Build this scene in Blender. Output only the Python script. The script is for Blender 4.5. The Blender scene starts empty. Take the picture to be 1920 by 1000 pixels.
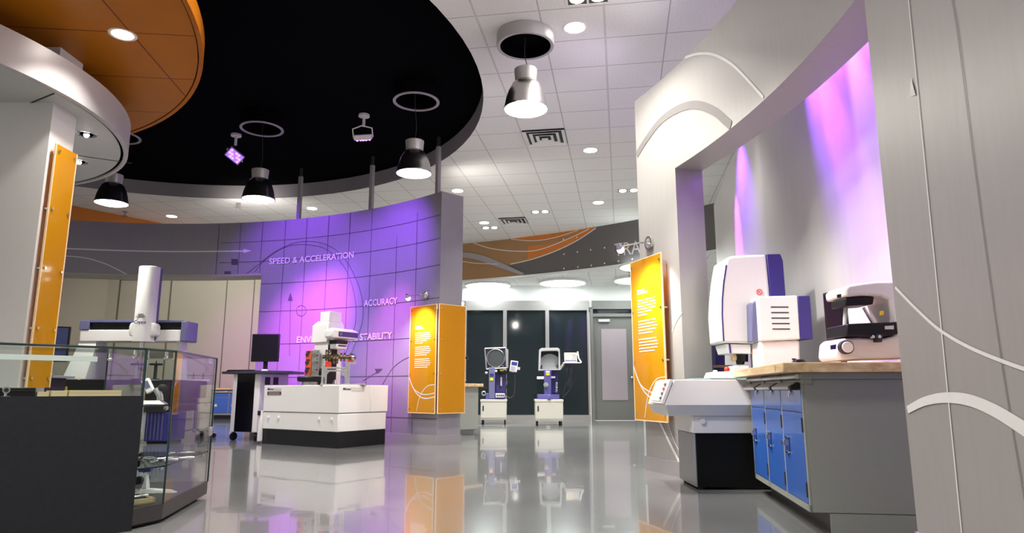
import bpy, bmesh, math, random
from mathutils import Vector, Matrix, noise
random.seed(7)
PI = math.pi
S = bpy.context.scene
COL = S.collection
rad = math.radians

# ------------------------------------------------------------------ camera, world, exposure
EYE = 0.72
PITCH = math.atan(232 / 1280.0)
cam = bpy.data.cameras.new('camera'); cam.lens = 24.0; cam.sensor_width = 36.0
cam.clip_start = 0.05; cam.clip_end = 200
cam_o = bpy.data.objects.new('camera', cam); COL.objects.link(cam_o)
cam_o.location = (0, 0, EYE); cam_o.rotation_euler = (PI / 2 + PITCH, 0, 0)
S.camera = cam_o
W = bpy.data.worlds.new('world'); S.world = W; W.use_nodes = True
W.node_tree.nodes['Background'].inputs[0].default_value = (1.0, 0.96, 0.92, 1)
W.node_tree.nodes['Background'].inputs[1].default_value = 0.6
S.view_settings.view_transform = 'Standard'; S.view_settings.look = 'None'
S.view_settings.gamma = 1.0; S.view_settings.exposure = 0.38
S.cycles.use_denoising = True
S.cycles.max_bounces = 10; S.cycles.transparent_max_bounces = 24
S.cycles.caustics_reflective = False; S.cycles.caustics_refractive = False
S.cycles.sample_clamp_indirect = 4.0

def lamp(kind, name, loc, power, color=(1, 0.93, 0.84), aim=None, size=0.1, angle=60, blend=0.5, parent=None):
    d = bpy.data.lights.new(name, kind); d.energy = power; d.color = color
    if kind == 'SPOT':
        d.spot_size = rad(angle); d.spot_blend = blend; d.shadow_soft_size = size
    elif kind == 'POINT':
        d.shadow_soft_size = size
    elif kind == 'AREA':
        d.shape = 'DISK'; d.size = size; d.spread = rad(angle)
    o = bpy.data.objects.new(name, d); COL.objects.link(o); o.location = loc
    if aim is not None:
        o.rotation_euler = (Vector(aim) - Vector(loc)).to_track_quat('-Z', 'Y').to_euler()
    if parent is not None:
        o.parent = parent
    return o

WARM = (1.0, 0.955, 0.90)
VIOLET = (0.30, 0.07, 1.0)
PINK = (0.85, 0.12, 1.0)
# ceiling lamps of the part of the hall behind the camera
for (x, y) in ((-4.5, -1.5), (-1.6, -1.2), (-2.4, 1.4)):
    lamp('SPOT', 'unseen_hall_lamp', (x, y, 3.6), 260, WARM, aim=(x, y, 0), size=0.2, angle=130, blend=0.7)
# unseen spots added to brighten the right wall, canopy, column and kiosk
lamp('SPOT', 'fill_washer', (-1.6, 3.6, 4.1), 60, WARM, aim=(1.75, 2.4, 1.0), size=0.15, angle=60, blend=1.0)
lamp('SPOT', 'fill_washer', (-1.2, 4.6, 4.1), 80, WARM, aim=(-3.6, 4.6, 2.2), size=0.1, angle=60, blend=0.9)
lamp('SPOT', 'fill_washer', (-3.0, 1.6, 4.1), 120, WARM, aim=(-4.1, 5.2, 1.8), size=0.1, angle=50, blend=0.9)
lamp('SPOT', 'fill_washer', (-0.9, 1.6, 4.1), 230, WARM, aim=(-2.3, 3.7, 0.6), size=0.1, angle=42, blend=1.0)
# unseen uplights added on the wall tops to brighten the ceiling
for (x, y, w, c) in ((1.78, 3.6, 15, (1.0, 0.96, 0.95)), (1.74, 4.5, 15, (1.0, 0.96, 0.95)), (1.62, 5.4, 16, (0.96, 0.90, 1.0)), (1.38, 6.35, 22, (0.84, 0.70, 1.0))):
    lamp('SPOT', 'ceiling_fill', (x, y, 3.64), w, c, aim=(x - 3.0, y + 1.6, 3.75), size=0.3, angle=130, blend=1.0)
lamp('SPOT', 'ceiling_fill', (-1.2, 10.2, 3.6), 45, WARM, aim=(2.0, 12.6, 4.1), size=0.2, angle=120, blend=1.0)
lamp('SPOT', 'ceiling_fill', (-4.8, 11.6, 3.6), 60, WARM, aim=(-4.6, 15.4, 4.9), size=0.2, angle=130, blend=1.0)
# violet floods on the curved wall
lamp('SPOT', 'violet_flood', (-4.16, 9.72, 4.12), 210, VIOLET, aim=(-3.4, 10.9, 2.2), size=0.06, angle=100, blend=1.0)
lamp('SPOT', 'violet_flood', (-2.0, 8.4, 4.12), 480, VIOLET, aim=(-1.85, 10.05, 2.5), size=0.06, angle=64, blend=1.0)
lamp('SPOT', 'violet_flood', (-2.7, 8.2, 4.12), 800, VIOLET, aim=(-3.2, 10.9, 1.5), size=0.06, angle=42, blend=1.0)
lamp('SPOT', 'violet_flood', (-2.45, 7.6, 4.12), 2300, PINK, aim=(-3.2, 10.85, 1.65), size=0.06, angle=27, blend=1.0)
lamp('SPOT', 'violet_flood', (-2.3, 8.2, 4.12), 900, PINK, aim=(-1.75, 10.0, 1.3), size=0.06, angle=26, blend=1.0)
lamp('SPOT', 'back_wall_fill', (-7.2, 14.4, 4.1), 420, WARM, aim=(-8.2, 18.3, 2.0), size=0.2, angle=110, blend=0.9)  # unseen spot added to brighten the beige back wall
lamp('SPOT', 'pink_flood', (-5.6, 12.6, 4.1), 420, PINK, aim=(-6.6, 18.2, 1.6), size=0.1, angle=40, blend=1.0)
# violet floods on the niche wall behind the machines
lamp('SPOT', 'violet_flood', (2.12, 5.6, 4.0), 800, VIOLET, aim=(2.38, 4.2, 2.2), size=0.04, angle=56, blend=0.8)
lamp('SPOT', 'machine_fill', (-0.1, 3.9, 4.1), 330, WARM, aim=(2.0, 4.5, 1.15), size=0.1, angle=36, blend=0.7)  # unseen white spot added from the hall side to brighten the worktop
lamp('SPOT', 'machine_fill', (-0.5, 4.4, 4.1), 420, WARM, aim=(1.9, 5.5, 1.1), size=0.1, angle=34, blend=0.7)  # same added light, turned to the vision machine
lamp('SPOT', 'niche_fill', (2.1, 7.0, 3.95), 110, WARM, aim=(1.9, 7.0, 0.6), size=0.15, angle=80, blend=0.9)  # added white light inside the niche, with no fixture of its own
lamp('SPOT', 'unseen_hall_lamp', (-0.9, 3.0, 3.7), 300, WARM, aim=(-0.6, 3.6, 0), size=0.2, angle=135, blend=0.9)  # unseen spot added to lift the cabinet and the right wall
lamp('SPOT', 'machine_fill', (-0.6, 4.4, 4.1), 260, WARM, aim=(-2.5, 9.2, 0.4), size=0.12, angle=36, blend=1.0)  # unseen spot added to brighten the low white measuring machine
lamp('SPOT', 'violet_flood', (2.16, 5.4, 4.0), 380, PINK, aim=(2.41, 4.55, 2.1), size=0.03, angle=20, blend=0.9)
lamp('SPOT', 'violet_flood', (2.2, 4.7, 3.95), 270, (1.0, 0.5, 1.0), aim=(2.32, 3.92, 1.3), size=0.03, angle=20, blend=0.7)
lamp('SPOT', 'violet_flood', (2.3, 8.3, 4.0), 600, PINK, aim=(2.77, 8.2, 2.5), size=0.03, angle=24, blend=0.9)
lamp('SPOT', 'violet_flood', (2.2, 7.9, 4.0), 280, VIOLET, aim=(2.7, 7.7, 2.9), size=0.03, angle=60, blend=1.0)

# ------------------------------------------------------------------ materials
def nt(name):
    m = bpy.data.materials.new(name); m.use_nodes = True
    t = m.node_tree
    return m, t, t.nodes['Principled BSDF']

def M(name, col, rough=0.5, metal=0.0, var=0.05, scale=14.0, bump=0.0, coat=0.0, spec=0.5, stretch=(1, 1, 1)):
    m, t, b = nt(name)
    tc = t.nodes.new('ShaderNodeTexCoord'); mp = t.nodes.new('ShaderNodeMapping')
    mp.inputs['Scale'].default_value = stretch
    n = t.nodes.new('ShaderNodeTexNoise'); n.inputs['Scale'].default_value = scale; n.inputs['Detail'].default_value = 4
    r = t.nodes.new('ShaderNodeMix'); r.data_type = 'RGBA'
    r.inputs['A'].default_value = tuple(max(0, c * (1 - var)) for c in col) + (1,)
    r.inputs['B'].default_value = tuple(min(1, c * (1 + var)) for c in col) + (1,)
    t.links.new(tc.outputs['Object'], mp.inputs['Vector']); t.links.new(mp.outputs[0], n.inputs['Vector'])
    t.links.new(n.outputs['Fac'], r.inputs['Factor']); t.links.new(r.outputs['Result'], b.inputs['Base Color'])
    b.inputs['Roughness'].default_value = rough; b.inputs['Metallic'].default_value = metal
    b.inputs['Coat Weight'].default_value = coat; b.inputs['Specular IOR Level'].default_value = spec
    if bump:
        bp = t.nodes.new('ShaderNodeBump'); bp.inputs['Strength'].default_value = bump; bp.inputs['Distance'].default_value = 0.01
        t.links.new(n.outputs['Fac'], bp.inputs['Height']); t.links.new(bp.outputs[0], b.inputs['Normal'])
    return m

def EM(name, col, strength):
    m, t, b = nt(name)
    b.inputs['Base Color'].default_value = (0.8, 0.8, 0.8, 1)
    b.inputs['Emission Color'].default_value = col + (1,)
    b.inputs['Emission Strength'].default_value = strength
    return m

def tiles(name, tile, line, w, h, rot, off, mortar, rough=0.8, speckle=0.05, sscale=60, metal=0.0, mains=None):
    m, t, b = nt(name)
    tc = t.nodes.new('ShaderNodeTexCoord'); mp = t.nodes.new('ShaderNodeMapping')
    mp.inputs['Rotation'].default_value = (0, 0, rad(rot)); mp.inputs['Location'].default_value = (off[0], off[1], 0)
    br = t.nodes.new('ShaderNodeTexBrick'); br.offset = 0.0; br.squash = 1.0
    br.inputs['Scale'].default_value = 1.0; br.inputs['Brick Width'].default_value = w; br.inputs['Row Height'].default_value = h
    br.inputs['Mortar Size'].default_value = mortar; br.inputs['Mortar Smooth'].default_value = 0.1
    br.inputs['Color1'].default_value = tile + (1,); br.inputs['Color2'].default_value = tile + (1,)
    br.inputs['Mortar'].default_value = line + (1,)
    n = t.nodes.new('ShaderNodeTexNoise'); n.inputs['Scale'].default_value = sscale; n.inputs['Detail'].default_value = 5
    rp = t.nodes.new('ShaderNodeMapRange'); rp.inputs['To Min'].default_value = 1 - speckle; rp.inputs['To Max'].default_value = 1 + speckle
    rp.inputs['From Min'].default_value = 0.3; rp.inputs['From Max'].default_value = 0.7
    mu = t.nodes.new('ShaderNodeMix'); mu.data_type = 'RGBA'; mu.blend_type = 'MULTIPLY'; mu.inputs['Factor'].default_value = 1
    t.links.new(tc.outputs['Object'], mp.inputs['Vector']); t.links.new(mp.outputs[0], br.inputs['Vector'])
    t.links.new(tc.outputs['Object'], n.inputs['Vector']); t.links.new(n.outputs['Fac'], rp.inputs['Value'])
    t.links.new(br.outputs['Color'], mu.inputs['A']); t.links.new(rp.outputs['Result'], mu.inputs['B'])
    if mains:
        b2 = t.nodes.new('ShaderNodeTexBrick'); b2.offset = 0.0; b2.squash = 1.0
        b2.inputs['Scale'].default_value = 1.0; b2.inputs['Brick Width'].default_value = mains[0]; b2.inputs['Row Height'].default_value = 500.0
        b2.inputs['Mortar Size'].default_value = mains[1]; b2.inputs['Mortar Smooth'].default_value = 0.0
        mz_ = t.nodes.new('ShaderNodeMix'); mz_.data_type = 'RGBA'; mz_.inputs['B'].default_value = mains[2] + (1,)
        ad_ = t.nodes.new('ShaderNodeMapping'); ad_.inputs['Location'].default_value = (0, 250, 0)
        t.links.new(mp.outputs[0], ad_.inputs['Vector']); t.links.new(ad_.outputs[0], b2.inputs['Vector'])
        t.links.new(b2.outputs['Fac'], mz_.inputs['Factor']); t.links.new(br.outputs['Color'], mz_.inputs['A'])
        t.links.new(mz_.outputs['Result'], mu.inputs['A'])
    t.links.new(mu.outputs['Result'], b.inputs['Base Color'])
    b.inputs['Roughness'].default_value = rough; b.inputs['Metallic'].default_value = metal
    return m

def glass(name, tint, ior=1.45, rough=0.0, body=None, fac=0.0, strength=1.0):
    m = bpy.data.materials.new(name); m.use_nodes = True
    t = m.node_tree; t.nodes.clear()
    out = t.nodes.new('ShaderNodeOutputMaterial')
    tr = t.nodes.new('ShaderNodeBsdfTransparent'); tr.inputs[0].default_value = tint + (1,)
    gl = t.nodes.new('ShaderNodeBsdfGlossy'); gl.inputs['Roughness'].default_value = rough
    fr = t.nodes.new('ShaderNodeFresnel'); fr.inputs['IOR'].default_value = ior
    mx = t.nodes.new('ShaderNodeMixShader')
    base = tr
    if body is not None:
        df = t.nodes.new('ShaderNodeBsdfDiffuse'); df.inputs[0].default_value = body + (1,)
        tl = t.nodes.new('ShaderNodeBsdfTranslucent'); tl.inputs[0].default_value = body + (1,)
        m1 = t.nodes.new('ShaderNodeMixShader'); m1.inputs[0].default_value = 0.35
        t.links.new(df.outputs[0], m1.inputs[1]); t.links.new(tl.outputs[0], m1.inputs[2])
        m2 = t.nodes.new('ShaderNodeMixShader'); m2.inputs[0].default_value = fac
        t.links.new(tr.outputs[0], m2.inputs[1]); t.links.new(m1.outputs[0], m2.inputs[2]); base = m2
    mm_ = t.nodes.new('ShaderNodeMath'); mm_.operation = 'MULTIPLY'; mm_.inputs[1].default_value = strength
    t.links.new(fr.outputs[0], mm_.inputs[0]); t.links.new(mm_.outputs[0], mx.inputs[0]); t.links.new(base.outputs[0], mx.inputs[1]); t.links.new(gl.outputs[0], mx.inputs[2])
    t.links.new(mx.outputs[0], out.inputs['Surface'])
    return m

def wood(name, c1, c2):
    m, t, b = nt(name)
    tc = t.nodes.new('ShaderNodeTexCoord'); mp = t.nodes.new('ShaderNodeMapping')
    mp.inputs['Scale'].default_value = (7, 1.4, 14)
    n = t.nodes.new('ShaderNodeTexNoise'); n.inputs['Scale'].default_value = 2.2; n.inputs['Detail'].default_value = 5; n.inputs['Distortion'].default_value = 0.6
    br = t.nodes.new('ShaderNodeTexVoronoi'); br.feature = 'F1'; br.inputs['Scale'].default_value = 1.3
    r = t.nodes.new('ShaderNodeValToRGB'); r.color_ramp.elements[0].color = c1 + (1,); r.color_ramp.elements[1].color = c2 + (1,)
    r.color_ramp.elements[0].position = 0.3; r.color_ramp.elements[1].position = 0.7
    ad = t.nodes.new('ShaderNodeMix'); ad.data_type = 'RGBA'; ad.blend_type = 'MULTIPLY'; ad.inputs['Factor'].default_value = 0.22
    t.links.new(tc.outputs['Object'], mp.inputs['Vector']); t.links.new(mp.outputs[0], n.inputs['Vector']); t.links.new(mp.outputs[0], br.inputs['Vector'])
    t.links.new(n.outputs['Fac'], r.inputs['Fac']); t.links.new(r.outputs[0], ad.inputs['A']); t.links.new(br.outputs['Color'], ad.inputs['B'])
    hs = t.nodes.new('ShaderNodeHueSaturation'); hs.inputs['Saturation'].default_value = 0.0
    t.links.new(br.outputs['Color'], hs.inputs['Color']); t.links.new(hs.outputs[0], ad.inputs['B'])
    t.links.new(ad.outputs['Result'], b.inputs['Base Color'])
    b.inputs['Roughness'].default_value = 0.35
    return m

def floor_mat():
    m, t, b = nt('polished_epoxy')
    tc = t.nodes.new('ShaderNodeTexCoord')
    n = t.nodes.new('ShaderNodeTexNoise'); n.inputs['Scale'].default_value = 0.9; n.inputs['Detail'].default_value = 6
    r = t.nodes.new('ShaderNodeValToRGB')
    r.color_ramp.elements[0].color = (0.165, 0.17, 0.168, 1); r.color_ramp.elements[1].color = (0.235, 0.24, 0.236, 1)
    r.color_ramp.elements[0].position = 0.3; r.color_ramp.elements[1].position = 0.75
    n2 = t.nodes.new('ShaderNodeTexNoise'); n2.inputs['Scale'].default_value = 3.0; n2.inputs['Detail'].default_value = 3
    bp = t.nodes.new('ShaderNodeBump'); bp.inputs['Strength'].default_value = 0.06; bp.inputs['Distance'].default_value = 0.01
    for k in (n, n2): t.links.new(tc.outputs['Object'], k.inputs['Vector'])
    t.links.new(n.outputs['Fac'], r.inputs['Fac']); t.links.new(r.outputs[0], b.inputs['Base Color'])
    t.links.new(n2.outputs['Fac'], bp.inputs['Height']); t.links.new(bp.outputs[0], b.inputs['Normal']); t.links.new(bp.outputs[0], b.inputs['Coat Normal'])
    b.inputs['Roughness'].default_value = 0.16; b.inputs['IOR'].default_value = 1.6
    b.inputs['Coat Weight'].default_value = 0.6; b.inputs['Coat Roughness'].default_value = 0.03; b.inputs['Coat IOR'].default_value = 1.45
    return m

m_floor = floor_mat()
m_tile = tiles('ceiling_tile', (0.86, 0.85, 0.83), (0.52, 0.50, 0.50), 0.6, 0.6, 9, (0.065, -0.4), 0.007, 0.9, 0.13, 85, mains=(1.2, 0.011, (0.66, 0.645, 0.63)))
m_orangetile = tiles('orange_soffit', (0.52, 0.17, 0.006), (0.20, 0.03, 0.004), 1.06, 0.81, -6, (0.0, 0.0), 0.007, 0.4, 0.04, 3)
m_orangetile.node_tree.nodes['Principled BSDF'].inputs['Specular IOR Level'].default_value = 0.2
m_black = M('matte_black', (0.0022, 0.002, 0.003), 0.95, var=0.2, spec=0.02)
m_greywall = M('silver_paint', (0.40, 0.385, 0.365), 0.42, 0.25, 0.06, 5, stretch=(6, 6, 0.6))
m_grey_dark = M('dark_grey_paint', (0.12, 0.112, 0.112), 0.6, 0.0, 0.05)
m_trimgrey = M('trim_grey', (0.30, 0.28, 0.29), 0.5)
m_mid = M('mid_grey_paint', (0.36, 0.34, 0.36), 0.5, 0.1, 0.04, 6)
m_white = M('white_enamel', (0.80, 0.79, 0.76), 0.35, 0.0, 0.02, coat=0.2)
m_white2 = M('warm_white_shell', (0.82, 0.79, 0.78), 0.35, 0.0, 0.02)
m_wallwhite = M('white_wall_paint', (0.78, 0.80, 0.78), 0.7, 0, 0.02)
m_beige = M('beige_wall_paint', (0.50, 0.47, 0.38), 0.7, 0, 0.03, 3)
m_line_dark = M('dark_line', (0.075, 0.068, 0.09), 0.6)
m_line_white = M('white_vinyl', (0.80, 0.78, 0.76), 0.5)
m_letter = M('raised_letter_white', (0.86, 0.82, 0.86), 0.4)
m_orange = M('orange_paint', (0.62, 0.19, 0.02), 0.5, 0, 0.05, 4)
m_brown = M('bronze_paint', (0.36, 0.20, 0.085), 0.5, 0, 0.10, 2)
m_acr = glass('orange_acrylic', (1.0, 0.55, 0.06), 1.35, 0.05, (0.95, 0.43, 0.012), 0.82)
m_acr_edge = M('acrylic_edge', (1.0, 0.72, 0.45), 0.3)
m_glass = glass('clear_glass', (0.955, 0.98, 0.97), 1.2, strength=0.5)
m_glass_edge = M('glass_edge', (0.012, 0.03, 0.028), 0.15)
m_chrome = M('chrome', (0.75, 0.74, 0.73), 0.15, 1.0, 0.03)
m_steel = M('brushed_steel', (0.50, 0.50, 0.50), 0.32, 1.0, 0.08, 30, stretch=(1, 1, 12))
m_alu = M('aluminium', (0.62, 0.61, 0.60), 0.3, 0.85, 0.05)
m_blackgloss = M('black_gloss', (0.004, 0.004, 0.005), 0.2, 0, 0.1, spec=0.2)
m_blackplastic = M('black_plastic', (0.007, 0.007, 0.008), 0.5, 0, 0.15, spec=0.3)
m_lam = M('black_laminate', (0.010, 0.0105, 0.014), 0.5, 0, 0.4, 45, spec=0.3)
m_plinth = M('dark_plinth', (0.03, 0.026, 0.026), 0.5, 0, 0.1)
m_blue = M('cabinet_blue', (0.035, 0.13, 0.50), 0.3, 0, 0.03, coat=0.3)
m_navy = M('navy_enamel', (0.045, 0.038, 0.26), 0.35, 0, 0.05)
m_indigo = M('indigo_shell', (0.028, 0.018, 0.175), 0.4, 0, 0.04)
m_proj = M('projector_blue', (0.085, 0.075, 0.25), 0.4, 0, 0.04)
m_slate = M('slate_blue_shell', (0.13, 0.13, 0.26), 0.4, 0, 0.05)
m_cabgrey = M('cabinet_grey', (0.30, 0.315, 0.28), 0.42, 0, 0.03)
m_wood = wood('butcher_block', (0.62, 0.40, 0.19), (0.92, 0.70, 0.42))
m_woodpale = M('pale_wood', (0.72, 0.58, 0.34), 0.5, 0, 0.08, 8, stretch=(1, 8, 8))
m_yellow = M('warning_yellow', (0.85, 0.60, 0.03), 0.5)
m_red = M('red_plastic', (0.70, 0.05, 0.02), 0.4)
m_orangered = M('engine_orange', (0.80, 0.13, 0.03), 0.4)
m_bronze = M('dark_bronze', (0.14, 0.10, 0.06), 0.3, 0.9, 0.25, 30)
m_label = M('maroon_label', (0.055, 0.018, 0.02), 0.5)
m_labelgrey = M('pale_label', (0.62, 0.58, 0.56), 0.5)
m_ink = M('black_ink', (0.02, 0.02, 0.03), 0.6)
m_screenblue = M('dim_blue_screen', (0.025, 0.04, 0.16), 0.15, 0, 0.2)
m_frost = M('frosted_pane', (0.40, 0.34, 0.37), 0.35, 0, 0.05, 2)
m_doorgrey = M('door_grey', (0.19, 0.19, 0.18), 0.4, 0.1, 0.03)
m_frame = M('window_frame_alu', (0.38, 0.37, 0.36), 0.4, 0.3, 0.03)
m_groundglass = M('ground_glass', (0.42, 0.45, 0.47), 0.4, 0, 0.04)
m_darkglass = M('dark_screen_glass', (0.05, 0.058, 0.062), 0.08, 0, 0.1)
m_lamp = EM('lamp_glow', (1.0, 0.96, 0.86), 9.0)
m_can = EM('downlight_glow', (1.0, 0.95, 0.88), 6.0)
m_fluor = EM('cool_tube_glow', (0.92, 1.0, 0.97), 2.5)
m_violet = EM('violet_led', (0.20, 0.03, 0.8), 0.8)
m_pinkled = EM('pink_led', (0.8, 0.25, 1.0), 1.6)
m_housing = M('housing_satin', (0.52, 0.50, 0.49), 0.4, 0.5)
m_ring = M('ring_paint', (0.42, 0.41, 0.41), 0.45, 0.2)
m_reflector = M('lamp_reflector', (0.58, 0.57, 0.55), 0.25, 1.0, 0.03)

def blind_mat():
    m, t, b = nt('dark_blind_glass')
    tc = t.nodes.new('ShaderNodeTexCoord'); w = t.nodes.new('ShaderNodeTexWave'); w.wave_type = 'BANDS'; w.bands_direction = 'Z'
    w.inputs['Scale'].default_value = 9.0
    r = t.nodes.new('ShaderNodeValToRGB'); r.color_ramp.elements[0].color = (0.014, 0.021, 0.024, 1); r.color_ramp.elements[1].color = (0.024, 0.034, 0.038, 1)
    t.links.new(tc.outputs['Object'], w.inputs['Vector']); t.links.new(w.outputs['Fac'], r.inputs['Fac']); t.links.new(r.outputs[0], b.inputs['Base Color'])
    b.inputs['Roughness'].default_value = 0.06; b.inputs['Specular IOR Level'].default_value = 0.35
    return m
m_blind = blind_mat()

# ------------------------------------------------------------------ mesh helpers
def raw(name, parent=None, loc=(0, 0, 0), rz=0.0):
    o = bpy.data.objects.new(name, None); o.empty_display_size = 0.1; COL.objects.link(o)
    o.location = loc; o.rotation_euler = (0, 0, rz)
    if parent: o.parent = parent
    return o

def tag(o, label=None, cat=None, group=None, kind=None):
    if label: o['label'] = label
    if cat: o['category'] = cat
    if group: o['group'] = group
    if kind: o['kind'] = kind
    return o

def thing(name, label, cat, loc=(0, 0, 0), rz=0.0, group=None):
    return tag(raw(name, None, loc, rz), label, cat, group)

class MB:
    def __init__(s):
        s.bm = bmesh.new()
    def face(s, pts):
        return s.bm.faces.new([s.bm.verts.new(p) for p in pts])
    def poly(s, vs, fs):
        b = [s.bm.verts.new(v) for v in vs]
        for f in fs:
            try: s.bm.faces.new([b[i] for i in f])
            except ValueError: pass
        return s
    def bx(s, x0, x1, y0, y1, z0, z1, mat=None):
        v = [(x, y, z) for z in (z0, z1) for (x, y) in ((x0, y0), (x1, y0), (x1, y1), (x0, y1))]
        if mat is not None: v = [tuple(mat @ Vector(p)) for p in v]
        return s.poly(v, [(3, 2, 1, 0), (4, 5, 6, 7), (0, 1, 5, 4), (1, 2, 6, 5), (2, 3, 7, 6), (3, 0, 4, 7)])
    def box(s, c, size, rz=0.0, rx=0.0, ry=0.0):
        m = Matrix.Translation(c) @ Matrix.Rotation(rz, 4, 'Z') @ Matrix.Rotation(ry, 4, 'Y') @ Matrix.Rotation(rx, 4, 'X')
        a, b, d = size[0] / 2, size[1] / 2, size[2] / 2
        return s.bx(-a, a, -b, b, -d, d, m)
    def prism(s, poly, a0, a1, axis='z'):
        n = len(poly)
        def P(p, a):
            return {'z': (p[0], p[1], a), 'y': (p[0], a, p[1]), 'x': (a, p[0], p[1])}[axis]
        v = [P(p, a0) for p in poly] + [P(p, a1) for p in poly]
        f = [tuple(range(n - 1, -1, -1)), tuple(range(n, 2 * n))] + [(i, (i + 1) % n, (i + 1) % n + n, i + n) for i in range(n)]
        return s.poly(v, f)
    def hull(s, pts):
        b = [s.bm.verts.new(p) for p in pts]
        bmesh.ops.convex_hull(s.bm, input=b)
        return s
    def cyl(s, p0, p1, r0, r1=None, n=20, caps=True):
        r1 = r0 if r1 is None else r1
        p0, p1 = Vector(p0), Vector(p1); d = (p1 - p0).normalized()
        a = d.orthogonal().normalized(); b = d.cross(a)
        v = []
        for p, r in ((p0, r0), (p1, r1)):
            for i in range(n):
                t = 2 * PI * i / n
                v.append(tuple(p + r * (math.cos(t) * a + math.sin(t) * b)))
        f = [(i, (i + 1) % n, (i + 1) % n + n, i + n) for i in range(n)]
        if caps: f += [tuple(range(n - 1, -1, -1)), tuple(range(n, 2 * n))]
        return s.poly(v, f)
    def tube(s, pts, r, n=8):
        pts = [Vector(p) for p in pts]; v = []; f = []
        prev = None
        for k, p in enumerate(pts):
            d = (pts[min(k + 1, len(pts) - 1)] - pts[max(k - 1, 0)]).normalized()
            a = (prev - d * prev.dot(d)).normalized() if prev is not None and (prev - d * prev.dot(d)).length > 1e-6 else d.orthogonal().normalized()
            prev = a; b = d.cross(a)
            for i in range(n):
                t = 2 * PI * i / n
                v.append(tuple(p + r * (math.cos(t) * a + math.sin(t) * b)))
        for k in range(len(pts) - 1):
            for i in range(n):
                j = (i + 1) % n
                f.append((k * n + i, k * n + j, (k + 1) * n + j, (k + 1) * n + i))
        f += [tuple(range(n - 1, -1, -1)), tuple(range((len(pts) - 1) * n, len(pts) * n))]
        return s.poly(v, f)
    def lathe(s, prof, c=(0, 0, 0), n=32, closed=False):
        v = []; f = []; m = len(prof)
        for (r, z) in prof:
            for i in range(n):
                t = 2 * PI * i / n
                v.append((c[0] + r * math.cos(t), c[1] + r * math.sin(t), c[2] + z))
        for k in range(m if closed else m - 1):
            for i in range(n):
                j = (i + 1) % n; q = (k + 1) % m
                f.append((k * n + i, k * n + j, q * n + j, q * n + i))
        if not closed:
            if prof[0][0] > 1e-5: f.append(tuple(range(n - 1, -1, -1)))
            if prof[-1][0] > 1e-5: f.append(tuple(range((m - 1) * n, m * n)))
        return s.poly(v, f)
    def ball(s, c, r, sx=1, sy=1, sz=1):
        m = Matrix.Translation(c) @ Matrix.Diagonal((r * sx, r * sy, r * sz, 1))
        bmesh.ops.create_uvsphere(s.bm, u_segments=18, v_segments=10, radius=1, matrix=m)
        return s
    def build(s, name, mat, parent=None, bevel=0.0, smooth=True, seg=2, loc=None):
        bmesh.ops.remove_doubles(s.bm, verts=s.bm.verts, dist=1e-5)
        bmesh.ops.recalc_face_normals(s.bm, faces=s.bm.faces)
        me = bpy.data.meshes.new(name); s.bm.to_mesh(me); s.bm.free()
        me.materials.append(mat)
        if smooth:
            me.polygons.foreach_set('use_smooth', [True] * len(me.polygons))
            me.set_sharp_from_angle(angle=rad(32))
        o = bpy.data.objects.new(name, me); COL.objects.link(o)
        if parent: o.parent = parent
        if loc: o.location = loc
        if bevel:
            b = o.modifiers.new('edge', 'BEVEL'); b.width = bevel; b.segments = seg; b.limit_method = 'ANGLE'; b.angle_limit = rad(35)
        return o

def copy_tree(o, parent=None):
    c = o.copy(); COL.objects.link(c)
    if parent: c.parent = parent
    for ch in o.children: copy_tree(ch, c)
    return c

def smooth_path(p, k=8):
    out = []
    n = len(p)
    for i in range(n - 1):
        a, b, c, d = p[max(i - 1, 0)], p[i], p[i + 1], p[min(i + 2, n - 1)]
        for j in range(k):
            t = j / k
            out.append(tuple(0.5 * ((2 * b[q]) + (-a[q] + c[q]) * t + (2 * a[q] - 5 * b[q] + 4 * c[q] - d[q]) * t * t + (-a[q] + 3 * b[q] - 3 * c[q] + d[q]) * t ** 3) for q in range(len(b))))
    out.append(tuple(p[-1]))
    return out

# survey: a sight line through the photograph meets a known wall, level or depth
def sight(u, v):
    x = (u - 960) / 1280.0; y = -(v - 500) / 1280.0
    c, s = math.cos(PITCH), math.sin(PITCH)
    return x, c - y * s, s + y * c
def at_y(u, v, Y):
    r = sight(u, v); t = Y / r[1]
    return Vector((r[0] * t, Y, EYE + r[2] * t))
def at_z(u, v, z):
    r = sight(u, v); t = (z - EYE) / r[2]
    return Vector((r[0] * t, r[1] * t, z))
def on_ring(u, v, ring):
    cx, cy, R = ring; r = sight(u, v)
    a = r[0] ** 2 + r[1] ** 2; b = -2 * (r[0] * cx + r[1] * cy); k = cx * cx + cy * cy - R * R
    t = (-b + math.sqrt(b * b - 4 * a * k)) / (2 * a)
    return math.atan2(r[1] * t - cy, r[0] * t - cx), EYE + r[2] * t
def ringpt(ring, a, z, off=0.0):
    return (ring[0] + (ring[2] - off) * math.cos(a), ring[1] + (ring[2] - off) * math.sin(a), z)

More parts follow.
